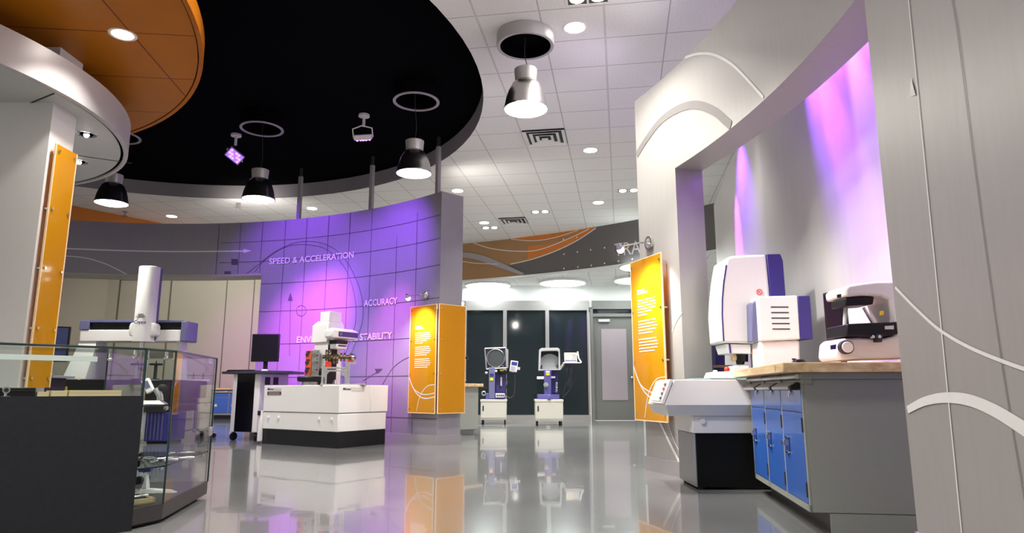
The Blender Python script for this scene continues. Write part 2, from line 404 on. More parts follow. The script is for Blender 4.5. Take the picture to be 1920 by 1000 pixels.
def ribbon(mb, ring, pts, width, off=0.004, closed=False):
    """flat band laid on the inside of a round wall, pts = (angle, z)"""
    R = ring[2]; n = len(pts); L = []; Rr = []
    for i, (a, z) in enumerate(pts):
        p = pts[(i - 1) % n] if closed else pts[max(i - 1, 0)]
        q = pts[(i + 1) % n] if closed else pts[min(i + 1, n - 1)]
        dx, dz = (q[0] - p[0]) * R, q[1] - p[1]
        l = math.hypot(dx, dz) or 1.0
        w = width[i] / 2 if isinstance(width, (list, tuple)) else width / 2
        nx, nz = -dz / l * w, dx / l * w
        L.append(ringpt(ring, a + nx / R, z + nz, off)); Rr.append(ringpt(ring, a - nx / R, z - nz, off))
    for i in range(n if closed else n - 1):
        j = (i + 1) % n
        mb.poly([L[i], L[j], Rr[j], Rr[i]], [(0, 1, 2, 3)])
def pxline(mb, ring, px, width, off=0.004, k=8):
    p = smooth_path(px, k) if len(px) > 2 else [tuple(px[0][q] + (px[1][q] - px[0][q]) * i / 10 for q in (0, 1)) for i in range(11)]
    ribbon(mb, ring, [on_ring(u, v, ring) for u, v in p], width, off)

def text_mesh(body, bold=0.0, shear=0.0):
    cu = bpy.data.curves.new('lettering', 'FONT'); cu.body = body; cu.size = 1.0; cu.offset = bold; cu.shear = shear; cu.resolution_u = 3
    o = bpy.data.objects.new('lettering', cu); COL.objects.link(o)
    dg = bpy.context.evaluated_depsgraph_get(); dg.update()
    me = bpy.data.meshes.new_from_object(o.evaluated_get(dg))
    bpy.data.objects.remove(o); bpy.data.curves.remove(cu)
    return me
def finish_text(me, name, mat, parent):
    me.name = name; me.materials.clear(); me.materials.append(mat)
    o = bpy.data.objects.new(name, me); COL.objects.link(o)
    if parent: o.parent = parent
    return o
def ring_text(body, ring, start, end, cap, name, mat, parent, bold=0.015, off=0.012):
    """start, end = (angle, z) of the baseline ends; cap = capital height"""
    me = text_mesh(body, bold)
    xs = [v.co.x for v in me.vertices]; x0, x1 = min(xs), max(xs)
    ys = max(v.co.y for v in me.vertices)
    for v in me.vertices:
        t = (v.co.x - x0) / (x1 - x0)
        a = start[0] + (end[0] - start[0]) * t; z = start[1] + (end[1] - start[1]) * t + v.co.y / ys * cap
        v.co = ringpt(ring, a, z, off)
    return finish_text(me, name, mat, parent)
def flat_text(body, origin, xdir, updir, width, cap, name, mat, parent, bold=0.01):
    me = text_mesh(body, bold)
    xs = [v.co.x for v in me.vertices]; x0, x1 = min(xs), max(xs); ys = max(v.co.y for v in me.vertices)
    o_, X, U = Vector(origin), Vector(xdir).normalized(), Vector(updir).normalized()
    for v in me.vertices:
        v.co = o_ + X * ((v.co.x - x0) / (x1 - x0) * width) + U * (v.co.y / ys * cap)
    return finish_text(me, name, mat, parent)

def arc_block(mb, ring, thick, a0, a1, z0, z1, n=48):
    cx, cy, R = ring
    v = []
    for i in range(n + 1):
        a = a0 + (a1 - a0) * i / n; c, s = math.cos(a), math.sin(a)
        for (r, z) in ((R, z0), (R, z1), (R + thick, z1), (R + thick, z0)):
            v.append((cx + r * c, cy + r * s, z))
    f = [(0, 1, 2, 3), (4 * n + 3, 4 * n + 2, 4 * n + 1, 4 * n)]
    for i in range(n):
        b = 4 * i
        for k in range(4):
            q = (k + 1) % 4
            f.append((b + k, b + q, b + 4 + q, b + 4 + k))
    mb.poly(v, f)

# ------------------------------------------------------------------ the setting
HALL = (-6.48, 3.62, 8.23)       # ring of the grey wall on the right
VIO = (-5.57, 4.89, 6.38)        # ring of the violet wall
FAS = (-6.48, 3.62, 13.59)       # ring of the painted band
CEIL = 4.2
LOW = 3.28

m = MB(); m.bx(-14, 8, -6, 20, -0.1, 0.0)
tag(m.build('floor', m_floor, smooth=False), 'polished grey epoxy floor', kind='structure')

# tiled ceiling with the round opening
hx, hy, HR = -4.97, 7.55, 4.63
m = MB(); N = 96; inner = []; outer = []
x0, x1, y0, y1 = -14.0, 8.0, -6.0, 20.0
for i in range(N):
    a = 2 * PI * i / N; c, s = math.cos(a), math.sin(a)
    inner.append((hx + HR * c, hy + HR * s, CEIL))
    t = min(((x1 if c > 0 else x0) - hx) / c if abs(c) > 1e-9 else 1e9, ((y1 if s > 0 else y0) - hy) / s if abs(s) > 1e-9 else 1e9)
    outer.append((hx + t * c, hy + t * s, CEIL))
for i in range(N):
    j = (i + 1) % N
    m.poly([inner[i], inner[j], outer[j], outer[i]], [(0, 1, 2, 3)])
for cxy in ((x0, y0), (x1, y0), (x1, y1), (x0, y1)):
    best = min(range(N), key=lambda i: -1 if ((outer[i][0] == cxy[0]) != (outer[(i + 1) % N][0] == cxy[0]) and abs(outer[i][0] - cxy[0]) + abs(outer[i][1] - cxy[1]) < 3) else 1)
    m.poly([outer[best], outer[(best + 1) % N], (cxy[0], cxy[1], CEIL)], [(0, 1, 2)])
tag(m.build('ceiling', m_tile, smooth=False), 'white acoustic tile ceiling with a large round opening', kind='structure')
m = MB(); m.lathe([(HR, 0.001), (HR, 0.25), (HR + 0.03, 0.25), (HR + 0.03, 0.001)], (hx, hy, CEIL), 96, closed=True)
tag(m.build('trim_1', m_trimgrey), 'grey round fascia edging the black ceiling opening', kind='structure')
m = MB(); m.lathe([(HR + 0.03, 0.0), (HR + 0.03, 0.1)], (hx, hy, CEIL + 0.25), 96)
tag(m.build('ceiling_black', m_black), 'flat black upper ceiling inside the round opening', kind='structure')

# violet curved wall: full height on its right, a header over the opening on its left
A_END, A_OPEN, A_LEFT = rad(44.2), rad(77.0), rad(128)
m = MB()
arc_block(m, VIO, 0.40, A_END, A_OPEN, 0.0, 3.5, 48)
arc_block(m, VIO, 0.40, A_OPEN, A_LEFT, 2.59, 3.5, 60)
vio = tag(m.build('wall_center', M('violet_wall_grey', (0.31, 0.295, 0.325), 0.42, 0.2, 0.05, 4, stretch=(5, 5, 0.5))), 'curved grey wall washed in violet light, open below on its left', kind='structure')
m = MB(); arc_block(m, (VIO[0], VIO[1], VIO[2] - 0.012), 0.424, A_END - 0.002, A_OPEN + 0.002, 0.0, 0.12, 40)
tag(m.build('baseboard_center', m_trimgrey), kind='structure')
m = MB(); arc_block(m, (VIO[0], VIO[1], VIO[2] - 0.008), 0.416, A_OPEN, A_LEFT, 2.585, 2.62, 60)
tag(m.build('trim_2', M('pale_trim', (0.42, 0.40, 0.33), 0.5)), kind='structure')
# seams and drawn graphics of the violet wall
m = MB()
for z in (0.34, 0.92, 1.45, 1.98, 2.44, 2.82, 3.16):
    a1 = A_OPEN if z < 2.6 else rad(84)
    ribbon(m, VIO, [(A_END + (a1 - A_END) * i / 40, z) for i in range(41)], 0.008)
for a, z0, z1 in ((49.0, 0.12, 3.28), (52.9, 0.12, 3.0), (57.8, 0.12, 3.5), (61.9, 0.12, 3.5), (65.8, 0.12, 3.5), (69.7, 0.12, 3.5), (73.4, 0.12, 3.5), (77.3, 2.62, 3.5), (80.9, 2.62, 3.5), (84.4, 2.62, 3.5)):
    ribbon(m, VIO, [(rad(a), z0), (rad(a), z1)], 0.008)
for px, w in (([(455, 520), (480, 500), (520, 470), (562, 454), (606, 457), (640, 478), (664, 515), (679, 560), (680, 600), (668, 640), (655, 672)], 0.008),
              ([(478, 510), (500, 485), (535, 464), (572, 459), (612, 468), (645, 500), (663, 545), (668, 590), (662, 625), (645, 672)], 0.008),
              ([(717, 722), (735, 693), (755, 676), (778, 666)], 0.008),
              ([(543, 668), (545, 560)], 0.008), ([(680, 715), (712, 695)], 0.008)):
    pxline(m, VIO, px, w)
c0, r0 = (565, 583), 9
ribbon(m, VIO, [on_ring(c0[0] + r0 * math.cos(2 * PI * i / 24), c0[1] + r0 * 1.1 * math.sin(2 * PI * i / 24), VIO) for i in range(24)], 0.008, closed=True)
for tri in ([(540, 564), (545, 549), (549, 564)], [(703, 692), (718, 692), (707, 701)]):
    m.poly([ringpt(VIO, *on_ring(u, v, VIO), 0.005) for u, v in tri], [(0, 1, 2)])
for (u0, v0, u1, v1) in ((434, 486, 446, 497), (421, 509, 433, 516)):
    m.poly([ringpt(VIO, *on_ring(u, v, VIO), 0.005) for u, v in ((u0, v0), (u1, v0), (u1, v1), (u0, v1))], [(0, 1, 2, 3)])
m.build('seam_lines', m_line_dark, vio, smooth=False)
m = MB()
pxline(m, VIO, [(118, 466), (220, 470), (330, 472), (462, 471)], 0.022)
m.poly([ringpt(VIO, *on_ring(u, v, VIO), 0.006) for u, v in ((457, 467), (472, 470.5), (457, 475))], [(0, 1, 2)])
pxline(m, VIO, [(118, 480), (160, 484), (200, 496), (238, 515)], 0.014)
m.build('white_lines', m_line_white, vio, smooth=False)
ring_text('SPEED & ACCELERATION', VIO, on_ring(505, 496, VIO), on_ring(664, 483, VIO), 0.098, 'lettering', m_letter, vio, bold=0.018)
ring_text('ACCURACY', VIO, on_ring(683, 575, VIO), on_ring(746, 570, VIO), 0.098, 'lettering', m_letter, vio, bold=0.018)
ring_text('ENVIRONMENTAL STABILITY', VIO, on_ring(557, 643, VIO), on_ring(736, 635, VIO), 0.098, 'lettering', m_letter, vio, bold=0.018)

# grey curved wall on the right with the wide opening
AR, AJ, AE = rad(-3.84), rad(15.5), rad(20.35)
m = MB()
arc_block(m, HALL, 0.27, AJ, AE, 0.0, 3.59, 10)
arc_block(m, HALL, 0.27, AR, AJ, 2.665, 3.59, 40)
arc_block(m, HALL, 0.27, rad(-42), AR, 0.0, 3.59, 60)
rw = tag(m.build('wall_right', m_greywall), 'curved silver grey wall with a wide opening and white line graphics', kind='structure')
m = MB()
arc_block(m, (HALL[0], HALL[1], HALL[2] - 0.012), 0.29, AJ - 0.001, AE + 0.0015, 0.0, 0.125, 10)
arc_block(m, (HALL[0], HALL[1], HALL[2] - 0.012), 0.29, rad(-42), AR - 0.0015 + 0.002, 0.0, 0.125, 40)
tag(m.build('baseboard_right', m_trimgrey), kind='structure')
m = MB()
pxline(m, HALL, [(1705, 0), (1755, 500), (1805, 1000)], 0.008)
m.poly([ringpt(HALL, *on_ring(u, v, HALL), 0.005) for u, v in ((1708, 182), (1710, 145), (1719, 178))], [(0, 1, 2)])
pxline(m, HALL, [(1680, 539), (1720, 580), (1765, 620), (1820, 652), (1880, 677), (1925, 693)], 0.014)
band = smooth_path([(1703, 769), (1735, 753), (1775, 746), (1820, 751), (1870, 772), (1925, 806)], 8)
ribbon(m, HALL, [on_ring(u, v, HALL) for u, v in band], [0.032 + 0.02 * i / (len(band) - 1) for i in range(len(band))])
pxline(m, HALL, [(1285, 108), (1310, 101), (1340, 103), (1372, 120), (1400, 147), (1432, 183)], 0.022)
pxline(m, HALL, [(1237, 790), (1254, 826), (1274, 866)], 0.03)
pxline(m, HALL, [(1252, 790), (1266, 830), (1286, 865)], 0.012)
pxline(m, HALL, [(1261, 622), (1267, 605), (1279, 586)], 0.012)
m.build('white_lines', m_line_white, rw, smooth=False)
m = MB()
pxline(m, HALL, [(1787, 0), (1801, 90), (1830, 320), (1880, 680), (1925, 950)], 0.005)
pxline(m, HALL, [(1194, 291), (1212, 262), (1240, 226), (1275, 203), (1308, 197), (1340, 209), (1360, 226), (1371, 236)], 0.07)
m.build('grey_lines', M('graphic_grey', (0.20, 0.19, 0.18), 0.5, 0.2), rw, smooth=False)

# niche wall behind the machines
pl = smooth_path([(2.12, 2.0), (2.30, 3.7), (2.47, 5.6), (2.72, 7.8), (3.19, 10.45)], 12)
m = MB()
for i in range(len(pl) - 1):
    a, b = pl[i], pl[i + 1]
    m.poly([(a[0], a[1], 0), (b[0], b[1], 0), (b[0], b[1], 3.6), (a[0], a[1], 3.6), (a[0] + 0.15, a[1], 0), (b[0] + 0.15, b[1], 0), (b[0] + 0.15, b[1], 3.6), (a[0] + 0.15, a[1], 3.6)],
           [(0, 1, 2, 3), (4, 5, 6, 7), (3, 2, 6, 7), (0, 1, 5, 4)])
m.poly([(pl[-1][0], pl[-1][1], 0), (pl[-1][0] + .15, pl[-1][1], 0), (pl[-1][0] + .15, pl[-1][1], 3.6), (pl[-1][0], pl[-1][1], 3.6)], [(0, 1, 2, 3)])
tag(m.build('wall_niche', M('niche_silver', (0.62, 0.60, 0.59), 0.45, 0.15, 0.05, 3, stretch=(5, 5, 0.4))), 'tall silver niche wall behind the machines, streaked with violet light', kind='structure')

# painted band over the far room
m = MB(); arc_block(m, FAS, 0.2, rad(12), rad(85), LOW, CEIL, 60)
fas = tag(m.build('wall_band', m_grey_dark), 'dark grey curved band with orange swoosh above the far windows', kind='structure')
def fill(mb, ring, top, bot, off, n=40):
    T = smooth_path(top, 10); B = smooth_path(bot, 10)
    def samp(P, t):
        f = t * (len(P) - 1); i = min(int(f), len(P) - 2); f -= i
        return tuple(P[i][q] + (P[i + 1][q] - P[i][q]) * f for q in (0, 1))
    for i in range(n):
        q = [samp(T, i / n), samp(T, (i + 1) / n), samp(B, (i + 1) / n), samp(B, i / n)]
        mb.poly([ringpt(ring, a, min(max(z, LOW + 0.003), CEIL - 0.003), off) for a, z in (on_ring(u, v, ring) for u, v in q)], [(0, 1, 2, 3)])
m = MB(); fill(m, FAS, [(780, 468), (900, 453), (1010, 441), (1118, 426)], [(780, 505), (860, 502), (955, 497), (1020, 480), (1070, 458), (1118, 427)], 0.004)
fill(m, FAS, [(780, 484), (860, 478), (900, 483), (945, 499), (981, 516)], [(780, 540), (860, 530), (920, 524), (981, 516.6)], 0.005)
m.build('bronze_swoosh', m_brown, fas, smooth=False)
m = MB(); fill(m, FAS, [(960, 446), (1010, 440), (1060, 434), (1118, 426)], [(960, 448), (1010, 452), (1060, 443), (1118, 427)], 0.008, 20)
fill(m, FAS, [(990, 462), (1030, 458), (1070, 446), (1118, 426)], [(990, 487), (1030, 475), (1070, 458), (1118, 427)], 0.008, 20)
m.build('orange_swoosh', m_orange, fas, smooth=False)
m = MB(); fill(m, FAS, [(780, 480), (860, 474), (900, 478), (945, 495), (985, 514)], [(780, 490), (860, 484), (895, 488), (935, 502), (977, 516)], 0.03)
m.build('grey_arch', m_mid, fas, smooth=False)
m = MB()
pxline(m, FAS, [(957, 496), (1000, 486), (1045, 470), (1085, 450), (1118, 428)], 0.02, 0.012)
pxline(m, FAS, [(888, 456), (920, 466), (960, 471), (1005, 470), (1050, 455), (1105, 430)], 0.018, 0.012)
pxline(m, FAS, [(959, 449), (1000, 452), (1040, 446), (1085, 432)], 0.014, 0.012)
pxline(m, FAS, [(860, 489), (890, 494), (935, 496)], 0.014, 0.034)
for (u, v) in ((1057, 449), (1082, 445), (1058, 477), (1083, 473), (1108, 469), (1134, 465), (1159, 460), (1058, 504), (1084, 501), (1109, 498), (1134, 494), (1160, 490), (1186, 486)):
    a, z = on_ring(u, v, FAS)
    m.poly([ringpt(FAS, a + 0.018 / 13.59 * math.cos(t), z + 0.018 * math.sin(t), 0.012) for t in (2 * PI * i / 10 for i in range(10))], [tuple(range(10))])
m.build('white_lines', m_line_white, fas, smooth=False)
ring_text('TRA', FAS, on_ring(1153, 481, FAS), on_ring(1202, 475, FAS), 0.27, 'lettering', M('band_letter', (0.50, 0.46, 0.46), 0.5), fas, bold=0.0)
m = MB(); arc_block(m, (FAS[0], FAS[1], FAS[2] - 0.015), 0.22, rad(12), rad(85), LOW - 0.012, LOW + 0.03, 60)
tag(m.build('trim_3', m_wallwhite), kind='structure')
# low ceiling of the far room
m = MB()
n = 40
for i in range(n):
    a, b = rad(12) + rad(73) * i / n, rad(12) + rad(73) * (i + 1) / n
    q = [ringpt((FAS[0], FAS[1], 13.6), a, LOW), ringpt((FAS[0], FAS[1], 13.6), b, LOW), ringpt((FAS[0], FAS[1], 19), b, LOW), ringpt((FAS[0], FAS[1], 19), a, LOW)]
    m.poly(q, [(0, 1, 2, 3)])
tag(m.build('ceiling_low', m_tile, smooth=False), 'lower tiled ceiling of the far room', kind='structure')

# far window wall
FY = 16.8
def fx(u): return at_y(u, 780, FY).x
m = MB(); m.bx(-3.2, 7.5, FY, FY + 0.2, 2.74, LOW - 0.002); m.bx(-3.2, 7.5, FY + .05, FY + 0.2, 2.64, 2.75)
m.bx(fx(1206), 7.5, FY, FY + 0.2, 0, 2.74)
tag(m.build('wall_far', m_wallwhite, smooth=False), 'white wall strip above the dark windows', kind='structure')
edges = [(-3.1, fx(867)), (fx(873), fx(943)), (fx(950), fx(1024)), (fx(1031), fx(1104))]
for i, (a, b) in enumerate(edges):
    m = MB(); m.bx(a, b, FY + 0.03, FY + 0.05, 0.12, 2.66)
    w = tag(m.build('window_%d' % (i + 1), m_blind, smooth=False), 'tall dark window pane with closed blinds', kind='structure')
    m = MB()
    hb = (fx(950) - fx(943)) / 2
    m.bx(a - hb, a, FY - 0.04, FY + 0.08, 0.0, 2.66); m.bx(b, b + hb, FY - 0.04, FY + 0.08, 0.0, 2.66)
    m.bx(a - hb, b + hb, FY - 0.04, FY + 0.08, 2.66, 2.90); m.bx(a, b, FY - 0.04, FY + 0.08, 0.0, 0.13)
    m.build('window_frame', m_frame, w, smooth=False)
# door
D0, D1 = fx(1110), fx(1206)
m = MB(); m.bx(D0 + 0.07, D1 - 0.17, FY + 0.02, FY + 0.07, 0.01, 2.5)
door = tag(m.build('door_1', m_doorgrey, smooth=False), 'grey door with a tall frosted pane in the far wall', kind='structure')
m = MB(); m.bx(D0 + .001, D0 + 0.07, FY - 0.05, FY + 0.1, 0, 2.69); m.bx(D0 + 0.07, D1, FY - 0.05, FY + 0.1, 2.5, 2.58); m.bx(D0 + hb + .002, D1, FY - 0.05, FY + 0.1, 2.69, 2.90)
m.bx(D1 - 0.17, D1, FY - 0.03, FY + 0.1, 0, 2.5)
m.build('door_frame', m_doorgrey, door, smooth=False)
m = MB(); m.bx(D0 + 0.07, D1, FY + 0.04, FY + 0.06, 2.58, 2.69); m.build('transom_pane', m_blind, door, smooth=False)
pA, pB = at_y(1127, 617, FY), at_y(1178, 751, FY)
m = MB(); m.bx(pA.x, pB.x, FY + 0.008, FY + 0.022, pB.z, pA.z); m.build('pane', m_frost, door, smooth=False)
m = MB(); m.cyl((D1 - 0.25, FY + 0.02, 1.02), (D1 - 0.25, FY - 0.03, 1.02), 0.025); m.ball((D1 - 0.25, FY - 0.05, 1.02), 0.035); m.build('door_handle', m_chrome, door)
m = MB(); m.bx(D0 + 0.2, D0 + 0.48, FY - 0.05, FY + 0.02, 2.37, 2.44); m.build('door_closer', m_alu, door, 0.005)
m = MB()
for z in (0.4, 1.25, 2.2): m.cyl((D0 + 0.07, FY, z - .06), (D0 + 0.07, FY, z + .06), 0.012, n=8)
m.build('hinge', m_chrome, door)

# beige back walls seen through the opening of the violet wall
BY = 18.3
m = MB(); m.bx(-14, -3.1, BY, BY + 0.2, 0, CEIL); m.bx(-3.3, -3.1, FY, BY, 0, CEIL)
bw = tag(m.build('wall_back', m_beige, smooth=False), 'plain beige wall at the back behind the measuring machine', kind='structure')
m = MB()
pL, pR = at_y(226, 525, BY - .01), at_y(322, 523, BY - .01)
def wl(x0, x1, z0, z1): m.bx(x0, x1, BY - 0.012, BY - 0.002, z0, z1)
wl(pL.x - .02, pL.x + .02, 0, pL.z); wl(pR.x - .02, pR.x + .02, 0, pR.z); wl(pL.x, pR.x, pL.z - .02, pL.z + .02)
for u in (270, 418, 470): x = at_y(u, 640, BY).x; wl(x - .012, x + .012, 0, CEIL - .01)
m.build('seam_lines', M('seam_brown', (0.16, 0.14, 0.11), 0.6), bw, smooth=False)
m = MB(); m.poly([(-10.95, BY, 0), (-13.2, 13.6, 0), (-13.2, 13.6, CEIL), (-10.95, BY, CEIL), (-11.15, BY + .2, 0), (-13.4, 13.7, 0), (-13.4, 13.7, CEIL), (-11.15, BY + .2, CEIL)],
                 [(0, 1, 2, 3), (4, 5, 6, 7), (0, 1, 5, 4), (3, 2, 6, 7), (1, 2, 6, 5)])
tag(m.build('wall_left', m_beige, smooth=False), 'beige wall angled off the back wall on the left', kind='structure')
d_ = Vector((1.07, 1.5, 0)).normalized(); nrm = Vector((-d_.y, d_.x, 0)) * 0.15
p0_, p1_ = Vector((-8.46, 12.6, 0)) - d_ * 2.6, Vector((-8.46, 12.6, 0)) + d_ * 2.1
m = MB(); m.hull([tuple(p + o_ + Vector((0, 0, z))) for p in (p0_, p1_) for o_ in (Vector((0, 0, 0)), nrm) for z in (3.35, CEIL - .002)])
tag(m.build('wall_orange', m_orange, smooth=False), 'orange painted bulkhead under the tile ceiling behind the violet wall', kind='structure')

# white column through the canopy
m = MB(); m.bx(-4.55, -3.71, 5.2, 5.5, 0.0, 3.497)
m.build('column', M('column_white', (0.74, 0.72, 0.70), 0.5, 0, 0.02), smooth=False)
col = bpy.data.objects['column']; tag(col, 'square white column rising through the silver canopy', kind='structure')

# ------------------------------------------------------------------ round canopies on the left
can = thing('ceiling_canopy', 'round silver canopy with a pale grey underside around the white column', 'canopy', (-5.79, 5.30, 3.0))
m = MB(); m.lathe([(2.29, 0.0), (2.30, 0.004), (2.30, 0.285), (2.285, 0.29), (2.26, 0.29), (2.26, 0.0)], n=128, closed=True)
m.build('rim', M('canopy_band', (0.60, 0.57, 0.56), 0.42, 0.4, 0.06, 4, stretch=(1, 1, .3)), can)
m = MB(); m.lathe([(0.001, 0.012), (2.235, 0.012), (2.235, 0.05), (0.001, 0.05)], n=128)
m.build('soffit', M('canopy_soffit', (0.60, 0.61, 0.58), 0.5, 0, 0.02), can)
m = MB()
m.box((1.97, -0.14, 0.011), (0.53, 0.014, 0.004), rz=rad(-30.5)); m.box((1.2, 1.0, 0.011), (1.6, 0.014, 0.004), rz=rad(30))
m.build('soffit_joint', m_ink, can, smooth=False)
m = MB(); m.lathe([(2.236, 0.02), (2.259, 0.02)], n=128); m.build('shadow_gap', m_ink, can)

oc = thing('ceiling_canopy', 'large orange panelled round canopy under the black ceiling', 'canopy', (-6.09, 3.84, 3.5))
m = MB(); m.lathe([(0.001, 0.0), (3.755, 0.0), (3.755, 0.05), (0.001, 0.05)], n=160); m.build('soffit', m_orangetile, oc)
m = MB(); m.lathe([(3.765, -0.006), (3.80, -0.006), (3.80, 0.14), (3.765, 0.14)], n=160, closed=True); m.build('rim', M('orange_rim', (0.50, 0.15, 0.006), 0.45, spec=0.2), oc)

# acrylic panel on the column
def bolts(mb, spots, n, d=0.02, r=0.012):
    for p in spots:
        mb.cyl(p, Vector(p) + Vector(n) * d, r, n=10)
ap = thing('acrylic_panel', 'tall narrow orange acrylic panel on the side of the white column', 'panel', (-3.66, 5.21, 0.74))
m = MB(); m.bx(-0.006, 0.006, 0.012, 0.262, 0.0, 1.93); m.build('panel', m_acr, ap, smooth=False)
m = MB()
for (y, w) in ((0.004, 0.008), (0.262, 0.012)): m.bx(-0.007, 0.007, y, y + w, 0.0, 1.93)
m.build('polished_edge', m_acr_edge, ap, smooth=False)
for y in (0.04, 0.235):
    for z in (0.07, 0.45, 0.92, 1.40, 1.88):
        m = MB(); bolts(m, [(-0.048, y, z)], (1, 0, 0), 0.066, 0.011); m.build('standoff', m_chrome, ap)

# ------------------------------------------------------------------ glass kiosk
kd = Vector((0.719, 0.695)).normalized()
B_, C_, D_ = Vector((-1.995, 3.75)), Vector((-1.93, 3.95)), Vector((-2.10, 4.90))
A0 = B_ - kd * 2.2
I_, Dd = Vector((-2.42, 4.12)), Vector((-2.56, 4.84))
A1 = Vector((-3.98, 2.66))
ki = thing('display_case', 'black fronted glass display case wrapped around the white column', 'display case', (0, 0, 0))
m = MB()
def off_poly(P, d):
    n = len(P); out = []
    cxy = sum((Vector(p) for p in P), Vector((0, 0))) / n
    for i in range(n):
        a, b, c = Vector(P[i - 1]), Vector(P[i]), Vector(P[(i + 1) % n])
        e1 = (b - a).normalized(); e2 = (c - b).normalized()
        n1 = Vector((e1.y, -e1.x)); n2 = Vector((e2.y, -e2.x))
        k = (n1 + n2); k = k / max(k.dot(n1), 0.3)
        out.append(tuple(b + k * d))
    return out
RINGP = [tuple(p) for p in (A0, B_, C_, D_, Dd, I_, A1)]
m.prism(off_poly(RINGP, 0.0), 0.02, 0.10)
m.build('base', m_plinth, ki, smooth=False)
m = MB(); m.prism(off_poly(RINGP, -0.05), 0.0, 0.02); m.build('toe_kick', m_ink, ki, smooth=False)
nf = Vector((kd.y, -kd.x))
m = MB(); q = [A0 + nf * 0.03, B_ + nf * 0.03, B_ - nf * 0.0, A0 - nf * 0.0]
m.prism([tuple(p) for p in q], 0.0, 0.69); m.build('front_panel', m_lam, ki, smooth=False)
m = MB(); m.prism([tuple(p) for p in (A0, B_ - kd * 0.01, I_ - kd * 0.0, A1)], 0.665, 0.685); m.build('deck', M('deck_grey', (0.22, 0.21, 0.21), 0.4), ki, smooth=False)
SH = [tuple(p) for p in (B_ + Vector((-0.012, 0.012)), C_ + Vector((-0.012, 0.0)), D_ + Vector((-0.01, -0.02)), Dd + Vector((0.02, -0.01)), I_ + Vector((0.02, 0.02)))]
for z in (0.632, 0.30):
    m = MB(); m.prism(SH, z, z + 0.006); s_ = m.build('shelf', m_glass, ki, smooth=False)
    m = MB()
    for a, b in ((0, 1), (1, 2)): 
        p, q2 = Vector(SH[a]), Vector(SH[b]); e = (q2 - p).normalized(); nn = Vector((e.y, -e.x)) * 0.004
        m.prism([tuple(p), tuple(q2), tuple(q2 + nn), tuple(p + nn)], z - 0.001, z + 0.007)
    m.build('shelf_edge', m_glass_edge, s_, smooth=False)
def pane(a, b, z0, z1, t=0.008):
    e = (b - a).normalized(); nn = Vector((-e.y, e.x)) * t
    mb = MB(); mb.prism([tuple(a), tuple(b), tuple(b + nn), tuple(a + nn)], z0, z1)
    return mb.build('glass_pane', m_glass, ki, smooth=False)
pane(A0, B_, 0.69, 0.935); pane(B_, C_, 0.10, 0.935); pane(C_, D_, 0.10, 0.935); pane(D_, Dd, 0.10, 0.935); pane(Dd, I_, 0.10, 0.935); pane(I_, A1, 0.69, 0.935)
m = MB(); m.prism(RINGP, 0.937, 0.943); m.build('glass_top', m_glass, ki, smooth=False)
m = MB()
for p, z0 in ((B_, 0.69), (C_, 0.10)): m.cyl((p.x, p.y, z0), (p.x, p.y, 0.945), 0.008 if p is B_ else 0.006, n=6)
m.cyl((D_.x, D_.y, 0.1), (D_.x, D_.y, 0.94), 0.006, n=6); m.cyl((I_.x, I_.y, 0.1), (I_.x, I_.y, 0.94), 0.005, n=6)
for a, b, r in ((A0, B_, 0.006), (B_, C_, 0.006), (C_, D_, 0.006)): m.cyl((a.x, a.y, 0.941), (b.x, b.y, 0.941), r, n=6)
m.build('glass_edge', m_glass_edge, ki)
ri = (I_ - A1).normalized()
m = MB(); q = [A1 + nf * 0.01, I_ - ri * 0.06 + nf * 0.01, I_ - ri * 0.06 + nf * 0.03, A1 + nf * 0.03]
m.prism([tuple(p) for p in q], 0.885, 0.915); m.build('light_rail', M('rail_alu', (0.62, 0.66, 0.64), 0.4, 0.3), ki, smooth=False)
for p in (B_ + Vector((-.05, -.02)), B_ + Vector((-.02, .05)), C_ + Vector((-.03, .05)), C_ + Vector((-.03, -.05)), D_ + Vector((-.01, -.08)), I_ + Vector((.03, -.03))):
    m = MB(); m.cyl((p.x, p.y, 0.905), (p.x, p.y, 0.935), 0.009, n=10); m.ball((p.x, p.y, 0.9), 0.013); m.build('clip', m_chrome, ki)
for z in (0.62, 0.288):
    for p in (C_ + Vector((-.04, .02)), D_ + Vector((.0, -.12)), B_ + Vector((-.03, .04))):
        m = MB(); m.ball((p.x, p.y, z), 0.013); m.build('shelf_clip', m_chrome, ki)
m = MB(); e = (D_ - C_).normalized(); p = D_ - e * 0.06
m.box((p.x + 0.008, p.y, 0.44), (0.012, 0.06, 0.06), rz=math.atan2(e.y, e.x) - PI / 2); m.build('lock', m_alu, ki, 0.004)

